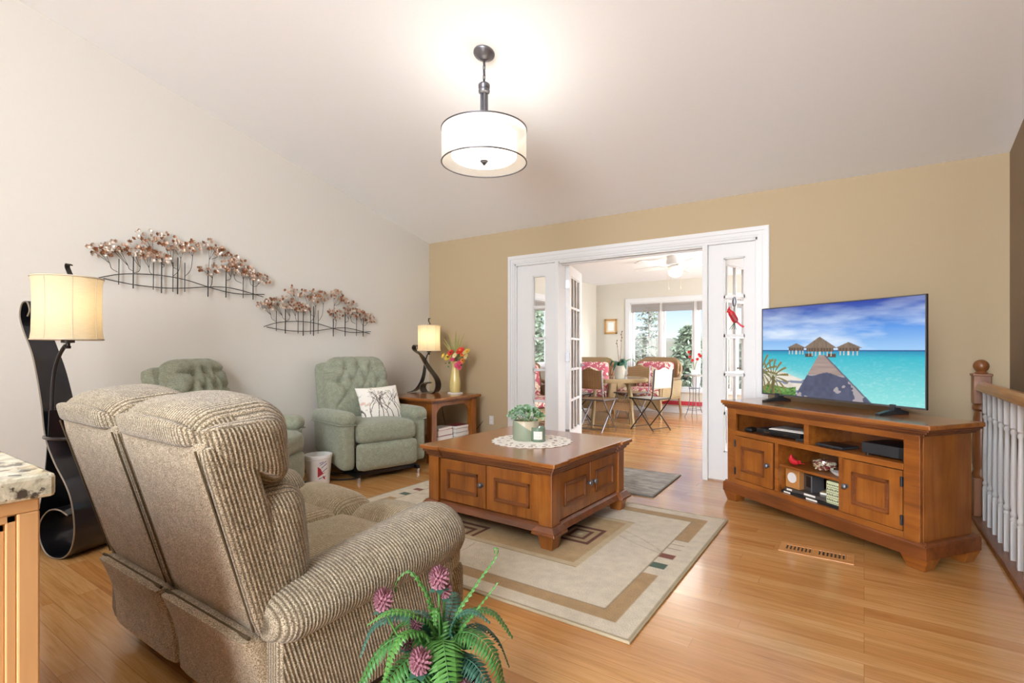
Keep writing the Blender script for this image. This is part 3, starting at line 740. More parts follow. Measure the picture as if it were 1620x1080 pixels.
ff = MB(); ff.box(-BW, -.592, y0-.012, y0+.01, .09, .68).box(.592, BW, y0-.012, y0+.01, .09, .68).box(-.592, .592, y0-.012, y0+.01, .647, .68).box(-.592, .592, y0-.012, y0+.01, .49, .524).box(-.592, .592, y0-.012, y0+.01, .12, .174)
ff.build('face_frame', 'stain', mc, bevel=.003)
MB().box(-TW+.02, TW-.02, -TD+.006, TD-.002, .064, .128).prism([(-TD+.006, .128), (-BD-.004, .128), (-BD-.004, .147), (-TD+.022, .143), (-TD+.009, .136)], -TW+.03, TW-.03, 'X').prism([(TW-.02, .128), (BW-.003, .128), (BW-.003, .147), (TW-.036, .143), (TW-.023, .136)][::-1], -TD+.012, TD-.004, 'Y').build('plinth', 'stain_dark', mc, bevel=.006)
for sx_ in (-1, 1):
    for sy_ in (-1, 1):
        MB().frustum((sx_*(TW-.085), sy_*(TD-.062), 0), (.088, .075), (.135, .105), .066).build('foot', 'stain', mc, bevel=.005)
Mf = Matrix.Translation((0, y0-.002, 0))
panel_door('door', mc, Mf, -.588, -.252, .178, .487, (-.282, .333), hinge=-.588)
panel_door('door', mc, Mf, .252, .588, .178, .487, (.282, .333), hinge=.588)

MCM = Matrix.Translation((-.187, 3.905, 0)) @ Matrix.Rotation(R(-36), 4, 'Z') @ Matrix.Diagonal((1, 1, 1.015, 1))
def on_console(name, label, cat, x, y, z, rz=0, group=None):
    p = MCM @ Vector((x, y, z)); return thing(name, label, cat, p, R(-36+rz), group)

# television with a beach picture on the screen
tv = on_console('television', 'large flat television showing a tropical pier and turquoise sea, standing on the console', 'television', -.058, .105, .737)
TWd, TH, zb = .578, .652, .043
MB().box(-TWd, TWd, -.012, .004, zb, zb+TH).box(-TWd*.8, TWd*.8, .003, .05, zb+.05, zb+TH*.55).build('casing', 'black', tv, bevel=.003)
bz = MB()
for t in ((-TWd, TWd, zb, zb+.010), (-TWd, TWd, zb+TH-.006, zb+TH), (-TWd, -TWd+.006, zb, zb+TH), (TWd-.006, TWd, zb, zb+TH)): bz.box(t[0], t[1], -.0155, -.011, t[2], t[3])
bz.build('bezel', 'pewter', tv)
for x in (-.43, .40):
    MB().prism([(-.15, 0), (-.15, .012), (-.03, .03), (-.03, .06), (.03, .06), (.03, .03), (.10, .012), (.10, 0)], x-.014, x+.014, 'X').build('stand_foot', 'grey_dark', tv, bevel=.002)
def tv_col(u, v):
    L = lambda h: lin(h)[:3]
    mixv = lambda a, b, t: tuple(x+(y-x)*max(0, min(1, t)) for x, y in zip(a, b))
    hz = .515; x = u; y = v
    # huts
    def hut(cx, base, w, h, rh):
        if base+h*.55 < y < base+h and abs(x-cx) < w*.46:
            return L('#5b4a40') if (int((x-cx)*160) % 3) else L('#7d6652')
        if base < y <= base+h*.55 and abs(x-cx) < w*.45 and int((x-cx)*170) % 4 == 0: return L('#d8cdbb')
        t = (y-base-h)/rh
        if 0 <= t <= 1 and abs(x-cx) < w*.55*(1-t)+.004:
            return mixv(L('#8d7a68'), L('#6f5d50'), fbm(x*90, y*14, 2, 3))
        return None
    # pier
    cxp = .452 + (.6-y)*.0 ; pt = (.46-y)/.46
    if y < .46:
        lft = .398+.02 + (.255-.42)*pt + 0.0; rgt = .462 + (.735-.462)*pt
        if lft < x < rgt:
            c = mixv(L('#b29c93'), L('#93807a'), fbm(x*9, y*70, 2, 5))
            if y < .255 + .02*math.sin(x*30) and fbm(x*9+2, y*7, 4, 8) > .33 - .0*y: c = mixv(L('#454a63'), L('#5b5f78'), fbm(x*40, y*20, 2, 4))
            elif y < .25: c = L('#a9a0a4')
            if x > rgt-.012: c = L('#5e6274')
            return c
    # plants lower left
    for cx, cy, s in ((.085, .20, .12), (-.01, .25, .13)):
        dx, dy = x-cx, (y-cy)*.57
        a = math.atan2(dy, dx); r = math.hypot(dx, dy)
        if r < s and math.sin(a*15+cx*30+r*26) > .1+r*4.2 and a > -2.6: return mixv(L('#5d6b34'), L('#8d7a4a'), r/s)
        if abs(dx) < .012 and -.11 < dy < 0: return L('#6a5a40')
    if y < .07+.05*fbm(x*22, 1, 3, 9) and x < .26: return mixv(L('#2e5a2a'), L('#7fae5a'), fbm(x*60, y*60, 2, 2)*1.6-.4)
    h = hut(.425, .45, .195, .085, .118) or hut(.605, .462, .14, .073, .058) or hut(.262, .466, .118, .073, .048)
    if y > .445 and h: return h
    if .44 < y < .475 and (.325 < x < .38 or .47 < x < .53): return L('#57463c')
    # sand
    sh = .27 - .05*math.sin(x*6) - .5*max(0, x-.18)
    if x < .33 and y < sh+.03: return mixv(L('#e9e2d6'), L('#c9bca6'), fbm(x*14, y*40, 3, 6)*1.4-.5) if fbm(x*8, y*20, 3, 7) < .62 else L('#7f88a0')
    if y < hz:
        t = (hz-y)/hz
        c = mixv(L('#1a7fb4'), L('#2fb5c9'), t*7) if t < .14 else mixv(L('#2fb5c9'), L('#8fe0dc'), (t-.14)*1.2)
        if y > hz-.012: c = L('#20528e')
        if x < .33: c = mixv(c, L('#bfe8e2'), (sh+.10-y)*6)
        return mixv(c, L('#c9f2ee'), (fbm(x*60, y*90, 3, 1)-.52)*(1.2*t))
    t = (y-hz)/(1-hz)
    c = mixv(L('#9cc9f2'), L('#5a97e4'), t*2.2) if t < .45 else mixv(L('#5a97e4'), L('#2340a0'), (t-.45)*1.9)
    k = fbm(x*3.2+.8*y, y*9, 5, 11)
    return mixv(c, L('#dce9f8'), max(0, k-.44)*3.2*(1-.75*t))
MT['screen'] = painted('lit_screen', .25, emit=.76)
vs, fs, cs = sheet(330, 186, lambda u, v: ((2*u-1)*(TWd-.007), -.0125, zb+.011+v*(TH-.018)), tv_col)
paint_obj('screen', vs, fs, cs, MT['screen'], tv, False)

# things on the console shelves
d = on_console('dvd_player', 'slim black disc player in the upper left cubby of the console', 'disc player', -.27, -.05, .522, 6)
MB().rbox((0, 0, .027), (.34, .22, .042), .012, 6).build('case', 'black', d)
MB().box(-.10, -.06, -.1125, -.110, .02, .03).box(.05, .08, -.1125, -.110, .02, .026).build('front_mark', 'chrome', d)
for x in (-.13, .13):
    for y in (-.08, .08): MB().cyl((x, y, 0), (x, y, .008), .012).build('foot', 'black', d)
MB().box(-.12, .13, -.105, .10, .571, .575).build('sheet_of_paper', 'paper').matrix_world = MCM @ Matrix.Translation((-.22, -.045, 0)) @ Matrix.Rotation(R(10), 4, 'Z')
tag(bpy.data.objects['sheet_of_paper'], 'white printed pages lying under the magazine on the disc player', 'paper')
mg = MB().box(-.10, .11, -.085, .085, .5755, .581).build('magazine', plain('magazine_cover', '#b9b4ad', .5, var=.5, scale=18)); mg.matrix_world = MCM @ Matrix.Translation((-.235, -.05, 0)) @ Matrix.Rotation(R(16), 4, 'Z')
tag(mg, 'grey magazine lying on top of the black disc player', 'magazine')
d = on_console('computer_mouse', 'small black mouse at the left end of the upper cubby', 'mouse', -.53, -.12, .522, 20)
MB().rbox((0, 0, .014), (.062, .095, .028), .014, 8, (0, 0, .006)).build('shell', 'black', d)
MB().box(-.003, .003, -.035, -.015, .027, .033).build('scroll_wheel', 'chrome', d)
d = on_console('remote_control', 'dark remote control lying at the right end of the upper left cubby', 'remote', -.075, -.12, .522, 12)
MB().rbox((0, 0, .008), (.10, .04, .016), .006, 4).build('body', 'grey_dark', d)
for k in range(5): MB().box(-.04+.016*k, -.032+.016*k, -.012, .012, .016, .018).build('button', 'chrome', d)
d = on_console('tablet', 'flat grey tablet lying in the upper right cubby', 'tablet', .135, -.10, .522, -2)
MB().rbox((0, 0, .010), (.185, .14, .018), .006, 4).build('body', 'grey_dark', d)
MB().box(-.085, .085, -.062, .062, .0185, .0195).build('glass_face', 'black', d)
d = on_console('receiver_box', 'black receiver box filling the right end of the upper cubby', 'set-top box', .455, -.06, .522, -1)
MB().rbox((0, 0, .044), (.235, .21, .066), .008, 4).build('case', 'black', d)
MB().box(-.115, .09, -.107, -.104, .016, .072).build('front_panel', 'grey_dark', d)
for x in (-.1, .1):
    for y in (-.08, .08): MB().cyl((x, y, 0), (x, y, .012), .01).build('foot', 'black', d)
MT['red'] = plain('cardinal_red', '#c4202c', .45, var=.12)
def bird(nm, label, loc, rz, s, red='red'):
    b = thing(nm, label, 'bird figurine', loc, rz); b.scale = (s, s, s)
    st = spline([(-.055, 0, .03), (-.035, 0, .034), (0, 0, .036), (.025, 0, .05), (.036, 0, .066), (.04, 0, .078)], 5)
    rr = [.004+.031*math.sin(min(1, i/len(st)*1.9)*math.pi/1.0*.5)*(1-.55*max(0, i/len(st)-.45)) for i in range(len(st))]; rr[-1] = .012
    MB().tube(st, rr, 14).build('body', red, b)
    MB().lathe([(0, -.019), (.012, -.015), (.018, -.004), (.017, .008), (.010, .02), (.003, .032), (0, .034)], (.04, 0, .082), 14).build('head', red, b)
    MB().ribbon([(-.05, 0, .03), (-.09, 0, .034), (-.125, 0, .042)], .004, lambda i: ((0, -.01-.003*i, 0), (0, .01+.003*i, 0))).build('tail', red, b)
    MB().tube([(.055, 0, .08), (.070, 0, .077)], [.006, .001], 8).build('beak', plain('beak', '#d98a3a', .5), b)
    for sg in (-1, 1): MB().rbox((-.02, sg*.026, .038), (.07, .012, .032), .006, 5, rot=Matrix.Rotation(R(8), 3, 'Y')).build('wing', red, b)
    return b
p = MCM @ Vector((-.155, -.12, .354))
bird('cardinal_figurine', 'small red cardinal figurine on the middle shelf of the console', p, R(-36+185), .62)
d = on_console('glass_bowl', 'round clear glass bowl on the console shelf beside the red cardinal', 'bowl', .02, -.07, .354)
bp = [(.0, .004), (.04, .004), (.07, .022), (.083, .05), (.078, .078), (.062, .096), (.058, .1)]
MB().shell([(.03, 0)]+bp[1:], (0, 0, 0), 32).build('vessel', 'clear', d)
pt = on_console('potpourri', 'tan and red dried petals filling the round glass bowl', 'potpourri', .02, -.07, .36); pt['kind'] = 'stuff'
random.seed(3); mm = [MB(), MB(), MB()]
for i in range(170):
    a = random.uniform(0, 6.28); z = random.uniform(.004, .055); r = math.sqrt(random.random())*(.045+.5*z if z < .04 else .06)
    mm[i % 3 if i % 5 else 0].rbox((r*math.cos(a), r*math.sin(a), z), (.02, .014, .008), .003, 2, rot=Matrix.Rotation(random.uniform(0, 3), 3, 'Z') @ Matrix.Rotation(random.uniform(-1, 1), 3, 'X'))
for k, c in enumerate(('#c9b08a', '#e4d8bd', '#8a3436')): mm[k].build('petals', plain('petal_%d' % k, c, .8, var=.2), pt)
d = on_console('oval_dish', 'white oval dish with a red edge beside the glass bowl', 'dish', .162, -.10, .354, 0)
MB().lathe([(0, .002), (.04, .002), (.06, .016), (.062, .022), (.055, .02), (.03, .012), (0, .012)], (0, 0, 0), 28, .7).build('dish', 'white', d)
MB().rbox((.02, .02, .026), (.05, .03, .012), .005, 4).build('red_trinket', 'red', d)
d = on_console('desk_clock', 'small wooden cube with a round white dial on the lowest console shelf', 'clock', -.155, -.10, .206, 0)
MB().cbox((0, 0, .062), (.105, .08, .124)).build('case', plain('clock_wood', '#b07a44', .45), d, bevel=.003)
MB().lathe([(.034, 0), (.034, .004), (0, .005)], (0, -.04, .07), 28, rot=Matrix.Rotation(R(90), 3, 'X')).build('dial', 'white', d)
d = on_console('cable_box', 'small silver box with a dark window standing beside the wooden clock', 'box', -.052, -.07, .206, -18)
MB().cbox((0, 0, .055), (.085, .085, .11)).build('case', 'pewter', d, bevel=.004)
MB().box(-.01, .036, -.0445, -.042, .03, .098).build('dark_window', 'black', d)
for k, (x, y, w, dp, z, h, c, rz, lb) in enumerate(((.0, -.05, .42, .25, .172, .016, '#1d1f22', 0, 'large black hardback lying flat at the bottom of the console bay'), (-.035, -.045, .33, .22, .188, .018, '#4a4440', 2, 'dark glossy book lying on the black hardback in the console bay'))):
    b = on_console('book', lb, 'book', x, y, z, rz, 'large books in the console bay')
    MB().box(-w/2+.004, w/2-.004, -dp/2+.003, dp/2-.003, .002, h-.002).build('pages', 'paper', b)
    MB().box(-w/2, w/2, -dp/2, dp/2, h-.0025, h).box(-w/2, w/2, -dp/2, dp/2, 0, .0025).box(-w/2, w/2, -dp/2-.001, -dp/2+.003, 0, h).build('cover', plain('book_cover_%d' % k, c, .35, var=.4, scale=25), b)
    MB().box(-w*.45, -w*.33, -dp/2-.0018, -dp/2-.001, .003, h-.003).build('spine_label', 'paper', b); MB().box(-.02, .06, -dp/2-.0018, -dp/2-.001, .003, h-.003).build('spine_label', 'paper', b)
d = on_console('patterned_box', 'pale green box printed with rows of dark marks at the right of the console bay', 'box', .158, -.09, .188, 0)
MB().box(-.048, .048, -.07, .07, 0, .135).build('case', plain('pale_green_card', '#c3cba4', .7), d, bevel=.002)
m = MB()
random.seed(9)
for r_ in range(4):
    z = .018+.031*r_
    m.box(-.047, .047, -.0715, -.07, z-.012, z-.010)
    for k in range(8):
        hh = random.choice((.007, .010, .012)); x = -.042+.0112*k
        m.box(x, x+.005, -.0715, -.07, z, z+hh)
m.build('printed_marks', 'black', d)
b = on_console('paperback', 'tan paperback lying askew on the dark books in the console bay', 'book', .05, -.03, .206, 24)
MB().box(-.06, .06, -.045, .045, 0, .012).build('pages', 'paper', b); MB().box(-.061, .061, -.046, .046, .012, .0135).build('cover', plain('tan_cover', '#b39a70', .5), b)
# ================================================================ corner end table
EX0, EX1, EY0, EY1, EH = -4.22, -3.485, 3.715, 4.50, .645
et = thing('end_table', 'stained wood end table with arched brackets and a lower shelf, in the room corner', 'side table', ((EX0+EX1)/2, (EY0+EY1)/2, 0))
hx, hy = (EX1-EX0)/2, (EY1-EY0)/2
MB().box(-hx, hx, -hy, hy, EH-.026, EH).build('table_top', 'stain_top', et, bevel=.006)
MB().box(-hx+.015, hx-.015, -hy+.015, hy-.015, EH-.04, EH-.026).box(-hx+.03, hx-.03, -hy+.03, hy-.03, EH-.052, EH-.04).build('top_moulding', 'stain_dark', et, bevel=.004)
lx, ly = hx-.075, hy-.075
for sx_ in (-1, 1):
    for sy_ in (-1, 1): MB().cbox((sx_*lx, sy_*ly, (EH-.05)/2), (.072, .072, EH-.05)).build('leg', 'stain_v', et, bevel=.004)
def arch(w, hgt):   # outline of one apron with arched brackets, across w
    pts = [(-w, 0), (w, 0), (w, -hgt)]
    pts += [(w-.016, -hgt), (w-.02, -hgt+.03)]
    r = min(.13, w*.8)
    pts += [(w-.02-r+r*math.cos(a), -r-.03+r*math.sin(a)*.95) for a in [R(x) for x in range(0, 91, 10)]]
    return pts + [(-x, z) for x, z in pts[2:]][::-1]
for sg in (-1, 1):
    MB().prism([(x, z+EH-.052) for x, z in arch(lx-.03, .19)], sg*ly-.011, sg*ly+.011, 'Y').build('apron', 'stain', et, bevel=.002)
    MB().prism([(y, z+EH-.052) for y, z in arch(ly-.03, .19)], sg*lx-.011, sg*lx+.011, 'X').build('apron', 'stain', et, bevel=.002)
MB().box(-hx+.05, hx-.05, -hy+.05, hy-.05, .13, .155).build('lower_shelf', 'stain_top', et, bevel=.004)
EC = Vector(((EX0+EX1)/2, (EY0+EY1)/2, 0))
random.seed(21)
def book(nm, label, cx, cy, z, w, d, h, col, rz, group='books on the end table shelf'):
    b = thing(nm, label, 'book', (cx, cy, z), rz, group)
    MB().box(-w/2+.004, w/2-.003, -d/2+.003, d/2-.003, .003, h-.003).build('pages', 'paper', b)
    MB().box(-w/2, w/2, -d/2, d/2, 0, .003).box(-w/2, w/2, -d/2, d/2, h-.003, h).box(-w/2, -w/2+.004, -d/2, d/2, 0, h).build('cover', plain('cover_'+col[1:], col, .4, var=.25, scale=20), b)
zz = .155
for k, (h, c, w, d, lb) in enumerate(((.042, '#c9c6c0', .16, .23, 'pale book at the bottom of the front stack on the end table shelf'), (.045, '#2b2d38', .16, .235, 'dark book second from the bottom of the front stack'), (.06, '#b23134', .155, .23, 'thick red and white book third from the bottom of the front stack'), (.022, '#d9d5cf', .15, .22, 'thin pale book on the very top of the front stack'))):
    book('book', lb, -3.66, 4.02, zz, w, d, h, c, R(2*k-3)); zz += h
zz = .155
for k, (h, c, w, d, lb) in enumerate(((.05, '#dedad2', .16, .21, 'white book at the bottom of the rear stack on the end table shelf'), (.045, '#38302f', .16, .22, 'brown book second from the bottom of the rear stack'), (.04, '#e0dcd6', .15, .21, 'white book third from the bottom of the rear stack'), (.032, '#7d2630', .155, .21, 'dark red book on top of the rear stack'))):
    book('book', lb, -3.64, 4.27, zz, w, d, h, c, R(4-2*k)); zz += h
zz = .155
for k, (h, c, lb) in enumerate(((.03, '#4b86c4', 'blue book at the bottom of the stack next to the recliner'), (.035, '#d6d9dc', 'pale book second from the bottom beside the recliner arm'), (.03, '#7fb0d8', 'light blue book third from the bottom beside the recliner arm'), (.03, '#e6e3dc', 'white paperback topping the stack next to the recliner'))):
    book('book', lb, -3.93, 3.90, zz, .2, .15, h, c, R(5*k-8)); zz += h

# ================================================================ scroll lamps
MT['shade_lit'] = None
def shade_mat(name, col):
    m, nt, b = newmat(name); tc = N(nt, 'ShaderNodeTexCoord')
    mp = N(nt, 'ShaderNodeMapping', Vector=tc.outputs['Object'], Scale=(30, 30, 300))
    nz = N(nt, 'ShaderNodeTexNoise', Vector=mp.outputs[0], Scale=1, Detail=3)
    c = mixc(nt, nz.outputs[0], lin(col), tuple(x*.8 for x in lin(col)[:3])+(1,))
    nt.nodes.remove(b)
    d = N(nt, 'ShaderNodeBsdfDiffuse', Color=c); t = N(nt, 'ShaderNodeBsdfTranslucent', Color=c)
    x = N(nt, 'ShaderNodeMixShader', Fac=.5, i1=d.outputs[0], i2=t.outputs[0])
    nt.links.new(x.outputs[0], nt.nodes['Material Output'].inputs[0]); return m
MT['shade_linen'] = shade_mat('linen_shade', '#f2e4c4')
MT['trim_linen'] = plain('shade_trim', '#c9bba2', .8)
MT['bulb'] = glow('bulb', '#ffe2b0', 6)
def scroll_lamp(nm, label, cat, P0, ang, A, B, arm, wA, wB, sp, sr, sz0, sz1, watt, tray=None, fin=.07):
    """A, B: (p,z) outlines of the two strips; strips run along the local y axis from 0 to wA(i)"""
    l = thing(nm, label, cat, P0, ang)
    # local x = p (in the plane of the scroll), local y = axis of the scroll
    pa = spline([(p, 0, z) for p, z in A], 7); n = len(pa)
    MB().ribbon(pa, .007, lambda i: ((0, 0, 0), (0, wA(i/(n-1)), 0))).build('scroll_strip', 'black_metal', l)
    MB().tube([(q.x, -.001, q.z) for q in pa], .0042, 6).build('bright_edge', 'edge_metal', l)
    pb = spline([(p, 0, z) for p, z in B], 7); m = len(pb)
    MB().ribbon(pb, .007, lambda i: ((0, .004, 0), (0, wB(i/(m-1)), 0))).build('leg_strip', 'black_metal', l)
    MB().tube(spline([(p, .012, z) for p, z in arm], 8), .010 if sr > .14 else .006, 10).build('arm', 'black_metal', l)
    k = sr/.155
    MB().lathe([(.012*k, 0), (.014*k, .012*k), (.010*k, .016*k), (.010*k, .03*k), (.03*k, .032*k), (.03*k, .05*k), (.02*k, .052*k), (.02*k, .1*k), (0, .1*k)], (sp, .012, sz0-.05*k), 18).build('socket', 'dark_metal', l)
    H = sz1-sz0
    prof = [(sr*1.0, 0), (sr*.965, H*.12), (sr*.95, H*.4), (sr*.95, H*.65), (sr*.965, H*.9), (sr*1.0, H)]
    sh = MB().shell(prof, (sp, .012, sz0), 48).build('lamp_shade', 'shade_linen', l)
    for z in (0, H): MB().tube([(sp+sr*math.cos(2*math.pi*i/48), .012+sr*math.sin(2*math.pi*i/48), sz0+z) for i in range(48)], .0045*k, 6, True).build('trim_band', 'trim_linen', sh)
    for i in range(8):
        a = R(45*i+20)
        MB().tube([(sp+(r+.0005)*math.cos(a), .012+(r+.0005)*math.sin(a), sz0+z) for r, z in prof], .0018*k, 5).build('seam', 'trim_linen', sh)
    MB().lathe([(0, -.05*k), (.02*k, -.045*k), (.032*k, -.015*k), (.028*k, .015*k), (.014*k, .04*k), (.012*k, .06*k)], (sp, .012, sz0+H*.5), 14).build('bulb', 'bulb', l)
    fm = MB().cyl((sp, .012, sz0+.05*k), (sp, .012, sz1+.012), .003)
    for i in range(3): fm.cyl((sp, .012, sz1-.004), (sp+sr*math.cos(R(120*i)), .012+sr*math.sin(R(120*i)), sz1-.004), .0018)
    fm.build('harp', 'dark_metal', l)
    f = fin
    MB().ribbon(spline([(sp-.022*k, 0, sz1+.01), (sp+.02*k, 0, sz1+.012), (sp+.012*k, 0, sz1+.03*k), (sp-.004*k, 0, sz1+.06*k), (sp, 0, sz1+f), (sp+.02*k, 0, sz1+f-.006)], 6), .006*k, lambda i: ((0, .0, 0), (0, .024*k, 0))).build('finial', 'dark_metal', l)
    if tray:
        c, z, r = tray
        t = MB().tube([(c[0]+r*math.cos(2*math.pi*i/40), c[1]+r*math.sin(2*math.pi*i/40), z) for i in range(40)], .009, 8, True).build('tray_ring', 'black_metal', l)
        MB().lathe([(0, z-.003), (r-.003, z-.003), (r-.003, z+.003), (0, z+.003)], (c[0], c[1], 0), 40).build('tray_glass', 'clear', t)
    w = Matrix.Translation(P0) @ Matrix.Rotation(ang, 4, 'Z') @ Vector((sp, .012, sz0+H*.55))
    light(nm+'_light', 'POINT', w, watt, (1, .80, .55), .035)
    return l
# local x must be p, local y the scroll axis: x axis = (sin A, -cos A), so the root turns by A-90
fl_A = [(.118, .243), (.05, .266), (-.03, .255), (-.095, .19), (-.103, .11), (-.065, .035), (.0, .004), (.08, .012), (.14, .06), (.168, .14), (.166, .235), (.143, .331), (.097, .415), (.024, .508), (-.036, .607), (-.064, .69), (-.086, .829), (-.127, 1.0), (-.168, 1.12), (-.235, 1.24), (-.262, 1.32), (-.245, 1.385), (-.205, 1.395), (-.183, 1.35), (-.20, 1.315)]
fl_B = [(-.035, .80), (-.045, .66), (-.062, .50), (-.09, .34), (-.14, .19), (-.22, .075), (-.31, .012), (-.36, .006)]
fl_arm = [(.09, 1.15), (.075, 1.148), (.034, 1.10), (-.002, 1.02), (-.018, .92), (-.024, .80)]
scroll_lamp('floor_lamp', 'tall black scroll floor lamp with a linen drum shade and round glass tray', 'floor lamp', Vector((-3.63, .90, 0)), R(17), fl_A, fl_B, fl_arm,
            lambda t: .26-.13*min(1, max(0, (t-.35)/.4)), lambda t: .09+.13*min(1, t*1.6), .10, .152, 1.185, 1.515, 2.0, ((.035, .13), .655, .165), .075)
tl_A = [(.02, .108), (-.015, .115), (-.05, .085), (-.055, .05), (-.035, .012), (-.005, .003), (.06, .004), (.115, .02), (.138, .07), (.135, .13), (.108, .185), (.055, .25), (-.002, .325), (-.044, .39), (-.09, .44), (-.14, .475), (-.156, .505), (-.143, .533), (-.113, .536), (-.09, .515), (-.10, .492)]
tl_B = [(.0, .345), (-.012, .27), (-.03, .19), (-.06, .12), (-.11, .05), (-.17, .012), (-.22, .004)]
tl_arm = [(.06, .462), (.05, .455), (.03, .415), (.008, .35), (.0, .30)]
scroll_lamp('table_lamp', 'black scroll table lamp with a pale drum shade on the corner end table', 'table lamp', Vector((-4.05, 4.19, .645)), R(15), tl_A, tl_B, tl_arm,
            lambda t: .14-.05*min(1, max(0, (t-.35)/.4)), lambda t: .05+.08*t, .055, .128, .472, .755, 2.6, None, .08)
cd = thing('tray_box', 'small dark red box standing on the glass tray of the floor lamp', 'box', Matrix.Translation((-3.63, .90, 0)) @ Matrix.Rotation(R(17), 4, 'Z') @ Vector((.06, .15, .659)), R(20))
MB().box(-.035, .035, -.035, .035, 0, .055).build('case', plain('oxblood', '#7a1f16', .35), cd, bevel=.002)
MB().box(-.037, .037, -.037, .037, .052, .072).build('lid', plain('oxblood_lid', '#86281c', .35), cd, bevel=.002)

# ================================================================ vase of flowers
va = thing('vase', 'tall yellow ceramic vase holding bright flowers on the end table', 'vase', (-3.743, 4.36, .658))
MB().lathe([(0, 0), (.05, 0), (.056, .01), (.062, .06), (.06, .12), (.05, .19), (.041, .25), (.040, .29), (.05, .325), (.062, .345), (.056, .343), (.036, .29), (.03, .2), (0, .2)], (0, 0, 0), 36, wob=lambda a, z: 1+.015*math.sin(2*a+z*18)).build('vessel', plain('butter_glaze', '#d8c47e', .22, var=.12, scale=20, coat=.4), va)
co = thing('coaster', 'round white coaster under the yellow vase', 'coaster', (-3.743, 4.36, .645)); 
MB().lathe([(0, 0), (.082, 0), (.085, .006), (.08, .013), (0, .013)], (0, 0, 0), 32).build('disc', 'white', co)
random.seed(11)
bq = thing('flower_bouquet', 'bouquet of red, yellow and pink flowers with long leaves in the yellow vase', 'flowers', (-3.743, 4.36, .98))
def rv(x, t, u): # viewer-right, away, up at the vase
    return Vector((.955*x-.29*t, .29*x+.955*t, u))
def bloom(nm, par, c, r, petals, m, mc_, cup=.35, layers=2, nrm=None):
    mb = MB(); nrm = (nrm or Vector((random.uniform(-.4, .4), -.8, random.uniform(.2, .8)))).normalized()
    a = nrm.orthogonal().normalized(); b = nrm.cross(a)
    for L in range(layers):
        k = 1-.3*L
        for i in range(petals):
            th = 2*math.pi*(i+.5*L)/petals; d = a*math.cos(th)+b*math.sin(th); e = nrm.cross(d)
            w = r*k*2.2/petals
            p0 = Vector(c); up = nrm*(cup*r*(.5+L*.6))
            mb.add([p0-e*w*.3, p0+d*r*k*.6-e*w+up*.6, p0+d*r*k+up, p0+d*r*k*.6+e*w+up*.6, p0+e*w*.3], [(0, 1, 2, 3, 4)], False)
    o = mb.build(nm, m, par)
    MB().lathe([(0, -.2*r), (r*.25, 0), (r*.2, .18*r), (0, .25*r)], Vector(c)+nrm*.18*r, 8).build('flower_centre', mc_, o)
    return o
MT['fl_red'] = plain('petal_red', '#d8352a', .6, var=.15); MT['fl_pink'] = plain('petal_pink', '#d8557a', .6, var=.2); MT['fl_yel'] = plain('petal_yellow', '#e6cf55', .6, var=.15)
MT['fl_wht'] = plain('petal_cream', '#ecdfb0', .6, var=.1); MT['fl_or'] = plain('petal_orange', '#e08a3a', .6, var=.15); MT['fl_dk'] = plain('flower_dark', '#6a3a1c', .7); MT['stem'] = plain('stem_green', '#6f7f45', .6, var=.2); MT['blade'] = plain('olive_blade', '#8b8a4a', .6, var=.25, scale=20)
for x, u, r, m, k in ((.065, .155, .047, 'fl_red', 'fl_or'), (-.05, .135, .036, 'fl_red', 'fl_dk'), (-.085, .085, .042, 'fl_yel', 'fl_dk'), (-.135, .105, .027, 'fl_yel', 'fl_yel'), (-.035, .065, .030, 'fl_pink', 'fl_pink'), (.055, .025, .034, 'fl_pink', 'fl_red'),
                      (.02, .0, .03, 'fl_pink', 'fl_pink'), (.09, .05, .028, 'fl_or', 'fl_dk'), (.13, .10, .034, 'fl_wht', 'fl_yel'), (.145, .15, .036, 'fl_yel', 'fl_or'), (.055, -.03, .026, 'fl_pink', 'fl_red'), (.0, .105, .03, 'fl_wht', 'fl_yel'), (.09, .115, .026, 'fl_or', 'fl_red'), (.11, .14, .024, 'fl_wht', 'fl_yel'), (-.01, .045, .022, 'fl_red', 'fl_dk')):
    c = rv(x+.02, -.04-.02*random.random(), u-.02)
    bloom('blossom', bq, c, r*1.3, 11, m, k)
    MB().tube(spline([(0, 0, -.12), c*.4+Vector((0, 0, -.03)), c], 4), .0018, 5).build('flower_stem', 'stem', bq)
for x, u, w in ((-.15, .28, .012), (-.155, .235, .010), (-.09, .33, .014), (-.07, .25, .012), (.0, .355, .015), (.045, .31, .010), (.10, .33, .010), (.07, .25, .011), (.14, .20, .01)):
    p = spline([(0, 0, -.1), rv(x*.3, .01, u*.4), rv(x, .02, u)], 6); n = len(p)
    MB().ribbon(p, .0015, lambda i: (rv(-w*max(.08, math.sin(math.pi*min(1, i/(n-1)+.05)))**.6, 0, 0), rv(w*max(.08, math.sin(math.pi*min(1, i/(n-1)+.05)))**.6, 0, 0))).build('long_leaf', 'blade', bq)
lf = MB()
for i in range(60):
    x, u = random.uniform(-.12, .14), random.uniform(-.03, .13); c = rv(x, random.uniform(-.03, .05), u); d = Vector((random.uniform(-1, 1), random.uniform(-1, 0), random.uniform(-.5, 1))).normalized()*.035; e = d.orthogonal().normalized()*.010
    lf.add([c, c+d*.5+e, c+d, c+d*.5-e], [(0, 1, 2, 3)])
lf.build('greenery', 'leaf', bq)

